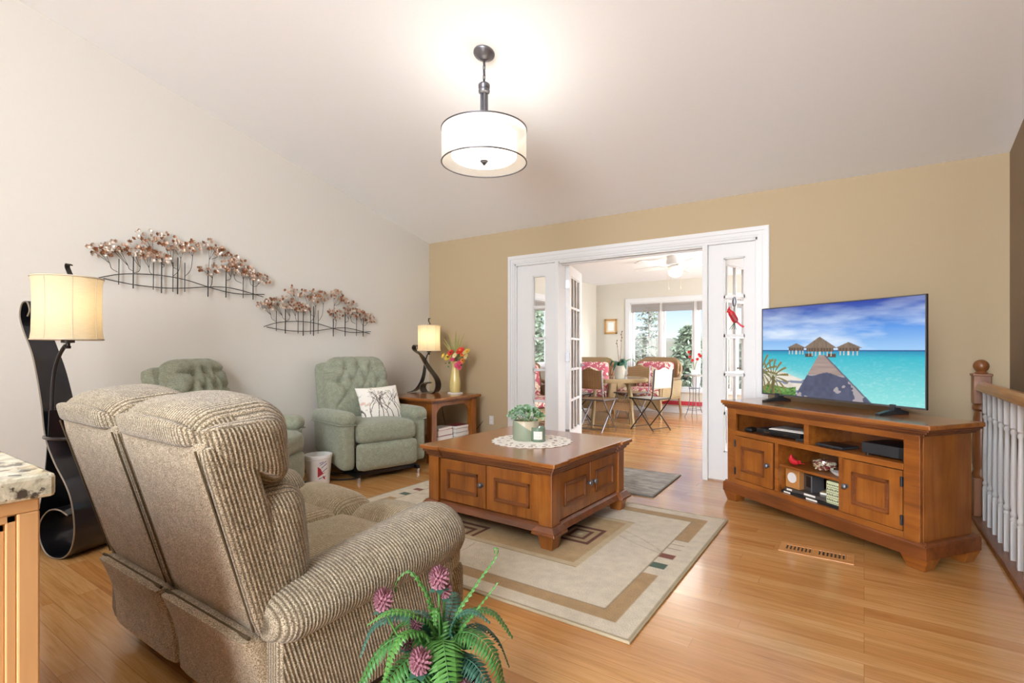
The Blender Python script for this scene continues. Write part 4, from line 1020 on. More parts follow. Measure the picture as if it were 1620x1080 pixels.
# ================================================================ metal tree wall sculptures
MT['wire'] = plain('gunmetal_wire', '#2e2c2a', .45, .6)
MT['copper_a'] = plain('copper_leaf', '#8c5a3a', .45, .45, var=.3); MT['copper_b'] = plain('pale_copper_leaf', '#bd9d86', .4, .4, var=.2); MT['copper_c'] = plain('champagne_leaf', '#cdc0b2', .4, .35, var=.15)
PO = [(.114, .145, -.038, 0), (.202, .190, -.057, 1), (.33, .165, -.054, 0), (.384, .19, -.074, 1), (.462, .168, -.058, 0), (.495, .212, -.072, 1), (.545, .178, -.05, 0), (.718, .165, -.073, 1), (.86, .178, -.068, 1), (1.003, .125, -.062, 0), (1.09, .184, -.067, 1)]
UP = [(0, -.002), (.112, .035), (.219, .052), (.34, .06), (.45, .057), (.574, .042), (.705, .011), (.862, -.019), (1.004, -.026), (1.197, -.011)]
LO = [(.027, -.004), (.112, -.017), (.219, -.029), (.34, -.033), (.45, -.03), (.574, -.016), (.705, .005), (.862, .018), (1.004, .002), (1.186, -.035)]
# flower sprays: fork point, end of its stalk on a post, blossoms spread
SPR = [((.06, .105), (.108, .05), (.0, .19, .085)), ((.17, .10), (.20, .07), (.09, .23, .07)), ((.245, .10), (.205, .055), (.20, .23, .10)), ((.30, .105), (.33, .055), (.28, .21, .08)), ((.40, .135), (.384, .12), (.36, .20, .08)), ((.325, .225), (.36, .17), (.28, .335, .11)),
       ((.455, .15), (.49, .12), (.43, .335, .10)), ((.515, .205), (.465, .065), (.50, .295, .09)), ((.60, .235), (.55, .075), (.58, .32, .085)), ((.725, .225), (.71, .13), (.75, .35, .085)), ((.75, .08), (.725, .0), (.72, .155, .10)), ((.80, .30), (.745, .235), (.82, .30, .06)),
       ((.90, .105), (.865, .075), (.87, .20, .085)), ((.925, .115), (.99, .065), (.925, .25, .10)), ((1.0, .10), (1.0, .055), (1.01, .18, .085)), ((1.06, .10), (1.09, .05), (1.06, .17, .08)), ((1.13, .07), (1.09, .045), (1.16, .13, .085))]
def wall_art(label, y0, z0, seed):
    random.seed(seed)
    t = thing('metal_wall_art', label, 'wall art', (-4.388, y0, z0), 0, 'metal tree wall sculptures')
    P = lambda a, z, o=0: (o, a, z)
    for pts in (UP, LO): MB().tube(spline([P(a, z, .004) for a, z in pts], 6), .0032, 6).build('ground_line', 'wire', t)
    for a, z1, z0_, th in PO: MB().cyl(P(a, z0_, .010), P(a+.002, z1, .010), .0044 if th else .003, n=6).build('trunk', 'wire', t)
    for (fa, fz), (sa, sz), (ba, bz, br) in SPR:
        b = MB(); b.tube(spline([P(sa, sz, .012), P(sa+(fa-sa)*.75, sz+(fz-sz)*.35, .014), P(fa, fz, .016)], 5), .002, 5)
        for dx in (-.55, 0, .55): b.tube([P(fa, fz, .016), P(ba+dx*br*.7, bz-.2*br, .02)], .0016, 5)
        b.build('branch', 'wire', t)
        for m_i, m_n in ((0, 'copper_a'), (1, 'copper_b'), (2, 'copper_c')):
            q = MB()
            for i in range((9, 10, 8)[m_i]):
                a = random.uniform(0, 6.28); r = br*math.sqrt(random.random()); c = Vector(P(ba+r*math.cos(a), bz+.55*r*math.sin(a)-.2*(r*math.cos(a))**2/br, .022+.012*random.random()))
                s = random.uniform(.012, .0185); n = Vector((1, random.uniform(-.5, .5), random.uniform(-.4, .5))).normalized(); u = n.orthogonal().normalized(); w = n.cross(u)
                vs = [c-n*.003]
                for k in range(10):
                    th = 2*math.pi*k/10; rr = s*(1 if k % 2 == 0 else .62); vs.append(c+(u*math.cos(th)+w*math.sin(th))*rr+n*.003*(k % 2 == 0))
                q.add(vs, [(0, 1+k, 1+(k+1) % 10) for k in range(10)])
            q.build('blossom_spray', m_n, t)
wall_art('higher metal wall sculpture of copper-flowered trees, just right of the floor lamp shade', 1.333, 1.631, 4)
wall_art('metal wall sculpture of copper-flowered trees nearest the room corner, above the pillow recliner', 2.523, 1.336, 8)

# ================================================================ rugs
def rug_col(u, v):
    x = -3.085 + u*2.342; y = 1.885 + v*1.715
    L = lambda h: lin(h)[:3]
    cream, tan, field, beige, rust, green, brown = map(L, ('#dacfb9', '#b3946a', '#bfa377', '#cbb893', '#86503f', '#4f6455', '#6a3a28'))
    ex = min(x+3.085, -.743-x); ey = min(y-1.885, 3.60-y); e = min(ex, ey)
    w = .010*math.sin(7*x+3*y)
    if e < .012: return L('#a8997c')
    if e < .095: return cream
    if e < .182:
        if abs(e-.095) < .004 or abs(e-.182) < .004: return L('#9c8a6c')
        if ex < ey:   # bands along the two short sides
            yy = y if x > -1.9 else 1.885+3.60-y
            if x < -1.9: yy = y - .26 + .05
            if yy > 3.05 or yy < 2.51: return tan if x > -1.9 or yy > 3.05 or 2.2 < yy else cream
            if 2.745 < yy < 2.805: return rust
            if 2.60 < yy < 2.665: return green
            if abs(yy-3.045) < .004 or abs(yy-2.97) < .004 or abs(yy-2.90) < .004: return L('#8d7d62')
            return cream
        return tan if (y < 2.7 or True) else cream
    fx0, fx1, fy0, fy1 = -2.60, -1.22, 2.375, 3.20
    arcs = abs(math.hypot(x+1.6, y-2.15)-.95) < .0045 or abs(math.hypot(x+.6, y-3.9)-1.15) < .0045 or abs(math.hypot(x+2.6, y-2.2)-.75) < .0045
    if fx0 < x < fx1 and fy0 < y < fy1:
        d = min(x-fx0, fx1-x, y-fy0, fy1-y)
        if d < .007: return L('#a28d68')
        if d < .045: return beige
        for cx, cy in ((-1.425, 2.82), (-2.05, 2.46), (-2.4, 2.82)):
            m = max(abs(x-cx)/.115, abs(y-cy)/.135)
            if m < 1: return brown if m > .78 else L('#b59a70') if m > .55 else brown if m > .36 else L('#a8946f') if m > .16 else beige
        k = fbm(x*3, y*3, 3, 2)
        return tuple(a+(b-a)*max(0, min(1, (k-.35)*2)) for a, b in zip(field, L('#a98a5c')))
    return L('#bfb59e') if arcs else cream
MT['rug_pile'] = painted('rug_pile', .95, bmp=.6, scale=160, sheen=.03)
ru = thing('area_rug', 'large cream and tan patterned area rug under the coffee table', 'rug', (-1.914, 2.742, 0))
vs, fs, cs = sheet(300, 220, lambda u, v: (-1.171+2.342*u, -.8575+1.715*v, .012), rug_col)
paint_obj('pile', vs, fs, cs, MT['rug_pile'], ru)
MB().box(-1.171, 1.171, -.8575, .8575, .0, .0115).tube([(-1.171, -.8575, .006), (1.171, -.8575, .006), (1.171, .8575, .006), (-1.171, .8575, .006)], .0065, 6, True).build('bound_edge', plain('rug_binding', '#b3a588', .9), ru)
ma = thing('door_mat', 'small grey flecked mat lying in front of the french doorway', 'mat', (-1.88, 4.24, 0), R(2))
def mat_col(u, v):
    k = fbm(u*16, v*46, 3, 5); a = lin('#95938e'); b = lin('#c6c3bc'); t = max(0, min(1, (k-.35)*3.2))
    e = min(u, 1-u)*1.1, min(v, 1-v)*.84
    if min(e) < .02: return lin('#77746e')[:3]
    return tuple(p+(q-p)*t for p, q in zip(a, b))[:3]
vs, fs, cs = sheet(110, 84, lambda u, v: (-.54+1.08*u, -.41+.82*v, .010), mat_col)
paint_obj('pile', vs, fs, cs, MT['rug_pile'], ma)
MB().box(-.54, .54, -.41, .41, 0, .0095).build('backing', plain('mat_edge', '#6d6a64', .9), ma)

# ================================================================ on the coffee table
TZ = .502
do = thing('lace_doily', 'round white lace doily in the middle of the coffee table', 'doily', (-1.885, 3.0, TZ))
def doily():
    m = MB(); n = 96
    rings = [0, .06, .12, .15, .175, .185, .205, .215, .24, .25, .27]
    def pt(r, a): return (r*(1+(.035*math.cos(24*a) if r > .262 else .0))*math.cos(a), r*(1+(.035*math.cos(24*a) if r > .262 else 0))*math.sin(a), .0025)
    for j in range(len(rings)-1):
        r0, r1 = rings[j], rings[j+1]
        for i in range(n):
            if j == 3 and i % 8 < 3: continue
            if j == 5 and i % 4 == 0: continue
            if j == 7 and i % 6 in (1, 2, 4): continue
            a0, a1 = 2*math.pi*i/n, 2*math.pi*(i+1)/n
            if r0 == 0: m.add([pt(0, 0), pt(r1, a0), pt(r1, a1)], [(0, 1, 2)])
            else: m.add([pt(r0, a0), pt(r1, a0), pt(r1, a1), pt(r0, a1)], [(0, 1, 2, 3)])
    return m
o = doily().build('lace', plain('lace_white', '#ece8df', .85), do)
sm_ = o.modifiers.new('thick', 'SOLIDIFY'); sm_.thickness = .0018; sm_.offset = 0
pp = thing('plant_pot', 'round sage and cream ceramic pot on the lace doily', 'plant pot', (-1.945, 3.015, TZ+.0035))
MT['pot2'] = None
m, nt, b = newmat('two_tone_glaze'); tc = N(nt, 'ShaderNodeTexCoord'); s_ = N(nt, 'ShaderNodeSeparateXYZ', Vector=tc.outputs['Object'])
q_ = N(nt, 'ShaderNodeMath', 'MULTIPLY_ADD', i0=s_.outputs[0], i1=.62, i2=s_.outputs[2])
nt.links.new(ramp(nt, q_.outputs[0], [(.0, '#8f9a84'), (.092, '#8f9a84'), (.094, '#c9bda2'), (1, '#cfc4aa')]), b.inputs['Base Color']); b.inputs['Roughness'].default_value = .4; MT['pot2'] = m
pv = MB().lathe([(0, 0), (.086, 0), (.09, .006), (.09, .132), (.087, .136), (.083, .132), (.083, .11), (0, .11)], (0, 0, 0), 40).build('vessel', 'pot2', pp)
pv.rotation_euler = (0, 0, R(35))
random.seed(2)
fo = thing('succulent_plant', 'bushy pale green small-leaved plant growing in the sage ceramic pot', 'plant', (-1.945, 3.015, TZ+.11))
MT['succ_a'] = plain('mint_leaf', '#86a985', .5, var=.2, scale=30); MT['succ_b'] = plain('grey_green_leaf', '#a9c3ae', .5, var=.15, scale=30); MT['succ_c'] = plain('bright_leaf', '#6a965e', .5, var=.25, scale=30)
for mi, mn in enumerate(('succ_a', 'succ_b', 'succ_c')):
    q = MB()
    for i in range(62):
        a = random.uniform(0, 6.28); e = random.uniform(.12, 1.45); r = random.uniform(.7, 1.05)
        c = Vector((.128*r*math.cos(a)*math.cos(e)*1.05, .105*r*math.sin(a)*math.cos(e), .03+.088*r*math.sin(e)))
        dirn = c.normalized()
        for k in range(5):
            d = (dirn + Vector((random.uniform(-1, 1), random.uniform(-1, 1), random.uniform(-.6, 1)))*.9).normalized()*.021; w = d.orthogonal().normalized()*.0085
            q.add([c, c+d*.5+w, c+d, c+d*.5-w], [(0, 1, 2, 3)])
    q.build('foliage', mn, fo)
sp_ = MB()
for i in range(26):
    a = random.uniform(0, 6.28); r = random.uniform(.02, .10); sp_.tube(spline([(0.03*math.cos(a), .03*math.sin(a), 0), (r*math.cos(a)*.6, r*math.sin(a)*.6, .05), (r*math.cos(a), r*math.sin(a), .04+random.random()*.05)], 3), .0015, 4)
sp_.build('stems', 'stem', fo)
ca_ = thing('candle_jar', 'small green glass candle jar with a white label beside the pot', 'candle', (-1.838, 3.008, TZ+.0035), R(28))
MB().lathe([(0, 0), (.046, 0), (.049, .004), (.049, .095), (.0465, .097), (.045, .095), (.045, .012), (0, .012)], (0, 0, 0), 36).build('glass_jar', plain('sage_glass', '#6f8571', .12, var=.05, coat=.5), ca_)
MB().lathe([(0, .012), (.0445, .012), (.0445, .07), (0, .072)], (0, 0, 0), 28).build('wax', plain('wax', '#dfe3d2', .6), ca_)
lb = MB()
n_ = 8
vs = [((.0495)*math.sin(a), -(.0495)*math.cos(a), z) for z in (.018, .072) for a in [R(-36+72*i/n_) for i in range(n_+1)]]
lb.add(vs, [(i, i+1, n_+2+i, n_+1+i) for i in range(n_)], True)
lab = lb.build('paper_label', 'paper', ca_)
tx = MB()
for z, a0, a1, h in ((.056, -22, 22, .004), (.044, -6, 6, .004), (.034, -24, 24, .005), (.027, -16, 16, .002)):
    k = 6; vs = [(.0499*math.sin(a), -.0499*math.cos(a), zz) for zz in (z, z+h) for a in [R(a0+(a1-a0)*i/k) for i in range(k+1)]]
    for i in range(0, k, 1 if h < .003 else 1):
        if h > .003 and i % 2: continue
        tx.add([vs[i], vs[i+1], vs[k+2+i], vs[k+1+i]], [(0, 1, 2, 3)])
tx.build('faint_lettering', plain('label_ink', '#b3ada2', .8), lab)

# ================================================================ floor bits
bu = thing('bucket', 'white plastic bucket printed with a red and blue design, between the two recliners', 'bucket', (-3.80, 2.665, 0))
MB().lathe([(0, .002), (.085, .002), (.09, .006), (.108, .225), (.113, .228), (.113, .25), (.107, .252), (.104, .228), (.086, .01), (0, .01)], (0, 0, 0), 40).build('pail', plain('bucket_white', '#e4e3df', .4), bu)
def onpail(a, z, o=.0006): r = .09+(z-.006)/.219*.018+o; return (r*math.sin(a), -r*math.cos(a), z)
rd = MB(); A0 = R(74)
vs = [onpail(A0-.38, .165)]+[onpail(A0-.38+t*.62, .165-.055*t+.0*t) for t in (.33, .66, 1)]+[onpail(A0+.24-.62*t, .11-.035*t) for t in (.33, .66, 1)]
rd.add(vs, [list(range(len(vs)))]); rd.add([onpail(A0+.02, .085), onpail(A0+.22, .075), onpail(A0+.26, .05), onpail(A0+.1, .06)], [(0, 1, 2, 3)])
rd.build('red_print', plain('print_red', '#b02a34', .5), bu)
bl = MB()
for k, (a, z, l, d) in enumerate(((-.35, .095, .75, .05), (-.2, .175, .5, .03), (-.3, .06, .6, .02), (-.1, .15, .45, .035), (-.25, .19, .3, .012))):
    bl.tube([onpail(A0+a+l*t, z+d*t, .001) for t in [i/6 for i in range(7)]], .0022, 5)
bl.build('blue_print', plain('print_blue', '#3a3f7a', .5), bu)
MB().tube([(.114*math.cos(a), .114*math.sin(a)*1.0, .235-.02*abs(math.sin(a*1))) for a in [R(180+180*i/20) for i in range(21)]], .003, 6).build('bail_handle', 'white', bu)
random.seed(6)
cb = MB().tube(spline([(-4.36, 2.75, .012), (-4.1, 2.9, .008), (-3.92, 2.78, .008), (-3.74, 2.84, .008), (-3.66, 2.95, .008), (-3.8, 3.02, .008), (-4.0, 2.95, .008)], 8), .0055, 6)
tag(cb.build('power_cable', 'black'), 'looped black power cord on the floor behind the white bucket', 'cord')
ps = thing('power_adapter', 'black power adapter lying on the floor by the wall between the recliners', 'adapter', (-4.02, 2.86, 0), R(20))
MB().rbox((0, 0, .022), (.15, .07, .042), .008, 4).build('brick', 'black', ps); MB().tube([(.07, 0, .02), (.11, .0, .016), (.16, .03, .008)], .004, 6).build('lead', 'black', ps)
c2 = MB().tube(spline([(-4.10, 4.46, .67), (-4.13, 4.535, .60), (-4.08, 4.56, .30), (-4.0, 4.57, .10), (-3.7, 4.56, .16), (-3.52, 4.575, .33)], 8), .003, 6)
tag(c2.build('lamp_cable', 'black'), 'thin black cord hanging behind the corner end table', 'cord')
wo = thing('wall_outlet', 'white wall outlet low on the tan wall beside the end table', 'outlet', (-3.455, 4.65, .34))
MB().box(-.03, .03, -.006, 0, -.048, .048).build('cover_plate', 'white', wo, bevel=.002)
for z in (-.02, .02): MB().box(-.012, .012, -.008, -.005, z-.014, z+.014).build('socket', 'paper', wo)
ve = thing('floor_register', 'wooden slotted floor register set in the oak boards before the media console', 'vent', (-.222, 3.325, 0))
m = MB(); X, Y = .178, .083
m.box(-X, X, -Y, -.036, 0, .005).box(-X, X, .036, Y, 0, .005).box(-X, -.145, -.036, .036, 0, .005).box(.145, X, -.036, .036, 0, .005).box(-.014, .014, -.036, .036, 0, .005)
for s0 in (-.145, .014):
    for k in range(7): m.box(s0+.0187*k+.009, s0+.0187*(k+1), -.036, .036, 0, .005)
m.build('slotted_frame', plain('register_wood', '#c08a50', .3, var=.12, scale=20), ve, bevel=.0015)
MB().box(-.145, .145, -.036, .036, .0005, .0015).build('duct_shade_sheet', 'black', ve)  # black sheet standing in for the shade below the slots

# ================================================================ kitchen counter at the left edge
kc = thing('base_cabinet', 'maple kitchen base cabinet end panel under the granite counter', 'cabinet', (-1.9, -.55, 0))
MB().box(-.65, .672, -.85, .833, .0, .868).build('body', 'maple', kc, bevel=.003)
m = MB(); x = .672
for (a, b, c, d) in ((-.85, .833, .845, .868), (-.85, .833, .0, .11), (.803, .833, .11, .845), (-.85, -.80, .11, .845)): m.box(x, x+.018, a, b, c, d)
m.build('panel_frame', 'maple', kc, bevel=.003)
m = MB()
for o, d in ((0, .014), (.014, .009), (.03, .005)):
    w = .014
    for (a, b, c, e) in ((-.80+o, .803-o, .11+o, .11+o+w), (-.80+o, .803-o, .845-o-w, .845-o), (-.80+o, -.80+o+w, .11+o, .845-o), (.803-o-w, .803-o, .11+o, .845-o)): m.box(x, x+d, a, b, c, e)
m.build('panel_moulding', 'maple', kc, bevel=.002)
tp = MB().box(-2.62, -1.196, -1.45, .302, .868, .910).build('granite_worktop', 'granite', bevel=.007)
tag(tp, 'speckled cream granite worktop at the left edge of the photo', 'worktop')
# ================================================================ fern by the loveseat arm
FB = Vector((-.934, 1.033, 0))
pt_ = thing('fern_pot', 'black plastic pot holding the fern beside the loveseat arm', 'plant pot', FB)
MB().lathe([(0, .0), (.075, .0), (.08, .004), (.098, .245), (.104, .247), (.104, .266), (.098, .268), (.092, .25), (.088, .22), (0, .215)], (0, 0, 0), 40).build('vessel', plain('pot_black', '#19191b', .22), pt_)
MB().lathe([(0, .222), (.05, .226), (.089, .22)], (0, 0, 0), 24).build('soil', plain('potting_soil', '#2e2620', .95, var=.4, bmp=.8, scale=60), pt_)
fe = thing('boston_fern', 'arching green fern with pink clover-like flower heads in the black pot', 'fern', FB+Vector((0, 0, .22)), R(34.35))
random.seed(14)
def frond(pts, wmax, mat, n=30, curl=0, taper=.8):
    """pts: (right, away, up) control points; leaflets along both sides"""
    c = spline(pts, 16); L = [0]
    for i in range(1, len(c)): L.append(L[-1]+(c[i]-c[i-1]).length)
    def at(s):
        s *= L[-1]
        for i in range(1, len(c)):
            if L[i] >= s:
                t = (s-L[i-1])/max(1e-9, L[i]-L[i-1]); return c[i-1].lerp(c[i], t), (c[i]-c[i-1]).normalized()
        return c[-1], (c[-1]-c[-2]).normalized()
    m = MB(); m.tube(c[::2]+[c[-1]], [.0022*(1-.75*i/(len(c[::2]))) for i in range(len(c[::2])+1)], 5)
    for k in range(n):
        s = .10+.89*k/(n-1); p, t = at(s)
        w = wmax*(min(1, (s-.02)/.22)**.6)*((1-s)**taper+.10)/1.0
        side = t.cross(Vector((0, 0, 1)))
        if side.length < .2: side = Vector((1, 0, 0))-t*t.x
        side.normalize(); nrm = side.cross(t).normalized(); hw = L[-1]/n*.52
        for sg in (-1, 1):
            d = (side*sg + t*.32 - nrm*.18*(1 if nrm.z > 0 else -1)).normalized(); d = (d+Vector((random.uniform(-1, 1), random.uniform(-1, 1), random.uniform(-1, 1)))*.06).normalized()
            q = p+d*w*.5; e = p+d*w - nrm*w*.16
            up = nrm*hw*.35
            m.add([p-t*hw*.5, q-t*hw+up*0, e, q+t*hw*.75, p+t*hw*.5, q+up], [(0, 1, 5), (1, 2, 5), (2, 3, 5), (3, 4, 5), (4, 0, 5)])
    return m.build('frond', mat, fe, angle=0)
O = (0, 0, .0)
for pts, w, mt, n in (
    ([O, (-.05, .0, .14), (-.15, -.02, .13), (-.215, -.05, .02), (-.225, -.06, -.07)], .052, 'leaf', 26),
    ([O, (-.03, .03, .16), (-.10, .04, .185), (-.19, .03, .155), (-.225, .02, .075)], .048, 'leaf2', 26),
    ([O, (-.02, .0, .16), (-.07, -.03, .22), (-.13, -.05, .235), (-.185, -.05, .20)], .045, 'leaf_lt', 24),
    ([O, (-.03, -.02, .15), (-.08, -.07, .19), (-.11, -.10, .16), (-.125, -.12, .10)], .042, 'leaf_lt', 22),
    ([O, (-.03, -.03, .12), (-.10, -.09, .11), (-.16, -.14, .03), (-.19, -.16, -.06)], .060, 'leaf', 28),
    ([O, (.005, -.03, .14), (.02, -.10, .165), (.045, -.16, .06), (.05, -.175, -.07)], .066, 'leaf_lt', 30),
    ([O, (.03, -.01, .14), (.09, -.04, .17), (.15, -.07, .12), (.185, -.08, -.02)], .062, 'leaf', 30),
    ([O, (.03, -.03, .10), (.09, -.08, .12), (.14, -.11, .06), (.175, -.12, -.03)], .058, 'leaf2', 28),
    ([O, (.03, .04, .15), (.08, .07, .18), (.14, .08, .165), (.19, .07, .10)], .045, 'leaf', 24),
    ([O, (-.01, -.04, .10), (-.05, -.13, .10), (-.08, -.17, .0), (-.09, -.18, -.09)], .055, 'leaf', 26),
    ([O, (.01, .04, .14), (.02, .08, .19), (.01, .13, .20), (-.02, .17, .15)], .045, 'leaf2', 22),
    ([O, (-.04, .04, .12), (-.10, .10, .14), (-.16, .14, .08), (-.2, .15, .0)], .050, 'leaf', 24),
    ([O, (.05, .05, .11), (.10, .10, .12), (.15, .14, .05), (.18, .15, -.03)], .050, 'leaf2', 24),
    ([O, (.02, .01, .15), (.05, .0, .205), (.09, -.01, .215), (.13, -.02, .19)], .04, 'leaf2', 22),
    ([O, (.0, .01, .15), (-.01, .0, .21), (-.015, -.02, .225), (-.01, -.05, .20)], .036, 'leaf_lt', 18),
    ([O, (.03, -.05, .08), (.05, -.13, .07), (.07, -.17, -.01), (.075, -.18, -.08)], .05, 'leaf2', 24)):
    frond(pts, w*1.15, mt, int(n*1.35))
for pts, w, n in (([O, (.03, .02, .17), (.08, .04, .25), (.14, .05, .33), (.148, .05, .355), (.138, .05, .358), (.14, .05, .345)], .016, 26),
                  ([O, (.04, .0, .14), (.09, .0, .21), (.15, .0, .285)], .016, 20),
                  ([O, (-.03, .03, .2), (-.065, .04, .27), (-.10, .05, .295), (-.13, .05, .27), (-.135, .05, .24)], .018, 22)):
    frond(pts, w, 'leaf_lt', n, taper=.5)
MT['clover'] = plain('clover_pink', '#8f5f6b', .7, var=.3, scale=60); MT['clover_dk'] = plain('clover_dark', '#5a323c', .7, var=.3, scale=60)
for (x, y, z), r, mt in (((-.155, -.01, .245), .026, 'clover'), ((-.008, .0, .30), .027, 'clover'), ((.004, .02, .258), .02, 'clover'), ((-.035, -.13, .155), .027, 'clover'), ((.075, -.12, .075), .022, 'clover'), ((-.062, -.03, .195), .017, 'clover_dk'), ((-.088, -.03, .145), .018, 'clover_dk')):
    h = MB(); c = Vector((x, y, z)); G = 96
    for i in range(G):
        zz = 1-2*(i+.5)/G; th = i*2.39996; rr = math.sqrt(1-zz*zz); d = Vector((rr*math.cos(th), rr*math.sin(th), zz*1.2)).normalized()
        u = d.orthogonal().normalized()*r*.15; w = d.cross(u)
        b_ = c+d*r*.6*Vector((1, 1, 1)).x; t_ = c+Vector((d.x, d.y, d.z*1.25))*r*1.0
        h.add([b_+u, b_+w, b_-u, b_-w, t_+(u+w)*.5, t_-(u+w)*.5, t_+Vector((0, 0, .003))+d*.004], [(0, 1, 4), (1, 2, 5, 4), (2, 3, 5), (3, 0, 4, 5), (4, 5, 6)])
    h.rbox(c, (r*1.3, r*1.3, r*1.6), r*.6, 4)
    fh = h.build('flower_head', mt, fe)
    MB().tube(spline([(x*.15, y*.15, 0), (x*.7, y*.6, z*.55), (x, y, z-r*.8)], 6), .0028, 6).build('flower_stem', 'leaf_lt', fe)
    lv = MB()
    for k in range(5):
        a = R(72*k); d = Vector((math.cos(a), math.sin(a), -.35))*r*1.1; e = Vector((-math.sin(a), math.cos(a), 0))*r*.42; b_ = c-Vector((0, 0, r*.85))
        lv.add([b_, b_+d*.6+e, b_+d, b_+d*.6-e], [(0, 1, 2, 3)])
    lv.build('sepal', 'leaf2', fh)

# ================================================================ sunroom furniture
fan = thing('ceiling_fan', 'white ceiling fan with a lit glass bowl in the sunroom', 'ceiling fan', (-2.10, 6.98, 0))
MB().lathe([(0, 2.20), (.06, 2.20), (.075, 2.215), (.10, 2.235), (.10, 2.25), (.085, 2.262), (.12, 2.275), (.125, 2.32), (.115, 2.36), (.115, 2.392), (0, 2.392)], (0, 0, 0), 36).build('motor_housing', 'white', fan)
for k in range(5):
    a = R(72*k+22); ca, sa = math.cos(a), math.sin(a)
    M = Matrix.Rotation(a, 4, 'Z') @ Matrix.Translation((0, 0, 2.262)) @ Matrix.Rotation(R(11), 4, 'X')
    MB(M).prism([(.20, -.045), (.24, -.062), (.60, -.072), (.64, -.05), (.64, .05), (.60, .072), (.24, .062), (.20, .045)], -.004, .004, 'Z').build('blade', 'white', fan, bevel=.002)
    MB(M).box(.09, .23, -.018, .018, -.009, -.003).build('blade_arm', 'white', fan)
gl = MB().lathe([(0, 2.105), (.04, 2.11), (.075, 2.13), (.095, 2.165), (.098, 2.20), (0, 2.20)], (0, 0, 0), 32).build('glass_bowl', glow('fan_glass', '#ffe3ba', 2.2), fan)
for x in (-.075, .085):
    MB().cyl((x, -.06, 1.97), (x, -.06, 2.22), .0022, n=6).build('pull_chain', 'trim_linen', fan)
    MB().lathe([(0, 1.935), (.008, 1.945), (.008, 1.96), (.003, 1.972)], (x, -.06, 0), 10).build('chain_knob', 'trim_linen', fan)
light('fan_light', 'POINT', (-2.10, 6.98, 1.86), 17, (1, .96, .91), .36)

pf_ = thing('picture_frame', 'small wooden picture frame with a pale print on the sunroom wall', 'picture', (-4.038, 9.3, 1.577))
m = MB()
for t in ((-.128, .128, .108, .145), (-.128, .128, -.145, -.108), (-.128, -.092, -.145, .145), (.092, .128, -.145, .145)): m.box(t[0], t[1], -.02, 0, t[2], t[3])
m.build('frame', plain('honey_frame', '#b98a4e', .4), pf_, bevel=.004)
MB().box(-.095, .095, -.008, -.004, -.11, .11).build('mat_board', plain('mat_board', '#d8cdb4', .8), pf_)
MB().box(-.06, .06, -.0095, -.008, -.078, .078).build('print', plain('pale_print', '#e3e8e4', .8, var=.08, scale=30), pf_)

def wicker_seat(label, loc, rz, w, cat='armchair', gp='wicker seats with floral cushions'):
    """front toward -y"""
    s = thing('wicker_armchair', label, cat, loc, rz, gp); h = w/2
    # curved back
    def bk(q, p): 
        t = abs(p[0]); return (q.x, q.y + .10*q.z - .10*max(0, t-.7)**2*6, q.z*(1-.18*max(0, t-.55)**2*4))
    MB().rbox((0, .34, .64), (w*.92, .07, .66), .05, 16, fn=bk).build('backrest', 'wicker', s)
    MB().tube([(-h*.86, .29, .40)]+[(-h*.90*math.cos(R(180*i/14))*1.0, .40, .80+.175*min(1, 1.45*math.sin(R(180*i/14)))) for i in range(15)]+[(h*.86, .29, .40)], .024, 8).build('back_rim', 'rattan', s)
    for sg in (-1, 1):
        MB().rbox((sg*(h-.02), .02, .45), (.05, .62, .34), .025, 8, fn=lambda q, p: (q.x+sg*.02*p[2], q.y, q.z*(1-.12*p[1]))).build('arm_side', 'wicker_tan', s)
        MB().tube(spline([(sg*(h-.06), .36, .72), (sg*(h+.0), .22, .64), (sg*(h+.02), -.1, .63), (sg*(h+.03), -.30, .645), (sg*(h+.01), -.37, .59), (sg*(h-.01), -.37, .40), (sg*(h-.01), -.36, .2), (sg*(h+.0), -.38, .0)], 6), .026, 8).build('arm_pole', 'rattan', s)
        MB().tube([(sg*(h-.06), .34, .35), (sg*(h-.05), .40, .0)], .022, 8).build('rear_leg', 'rattan', s)
    MB().rbox((0, 0, .30), (w-.06, .66, .06), .025, 6).build('seat_frame', 'wicker_tan', s)
    n = 14; pts = [(-h+.02+(w-.04)*i/n, .10+.07*math.sin(math.pi*i/n)) for i in range(n+1)]
    MB().prism(pts + [(h-.02, .31), (-h+.02, .31)], -.365, -.335, 'Y').build('front_apron', 'wicker_tan', s)
    MB().rbox((0, -.03, .395), (w-.12, .64, .13), .055, 8, (0, 0, .015)).build('seat_cushion', 'floral', s)
    MB().rbox((0, .235, .665), (w-.24, .15, .50), .06, 10, (0, .02, 0), lambda q, p: (q.x, q.y+.14*q.z, q.z)).build('back_cushion', 'floral', s)
    return s
wicker_seat('wide wicker armchair with floral cushions before the sunroom windows, facing the doorway', (-3.16, 8.88, 0), R(-12), .94)
wicker_seat('wicker armchair with floral cushions in the far left corner of the sunroom', (-3.86, 8.02, 0), R(14), .78)
wicker_seat('wicker armchair with floral cushions by the left sunroom window, seen through the narrow sidelight', (-3.90, 6.22, 0), R(68), .80)

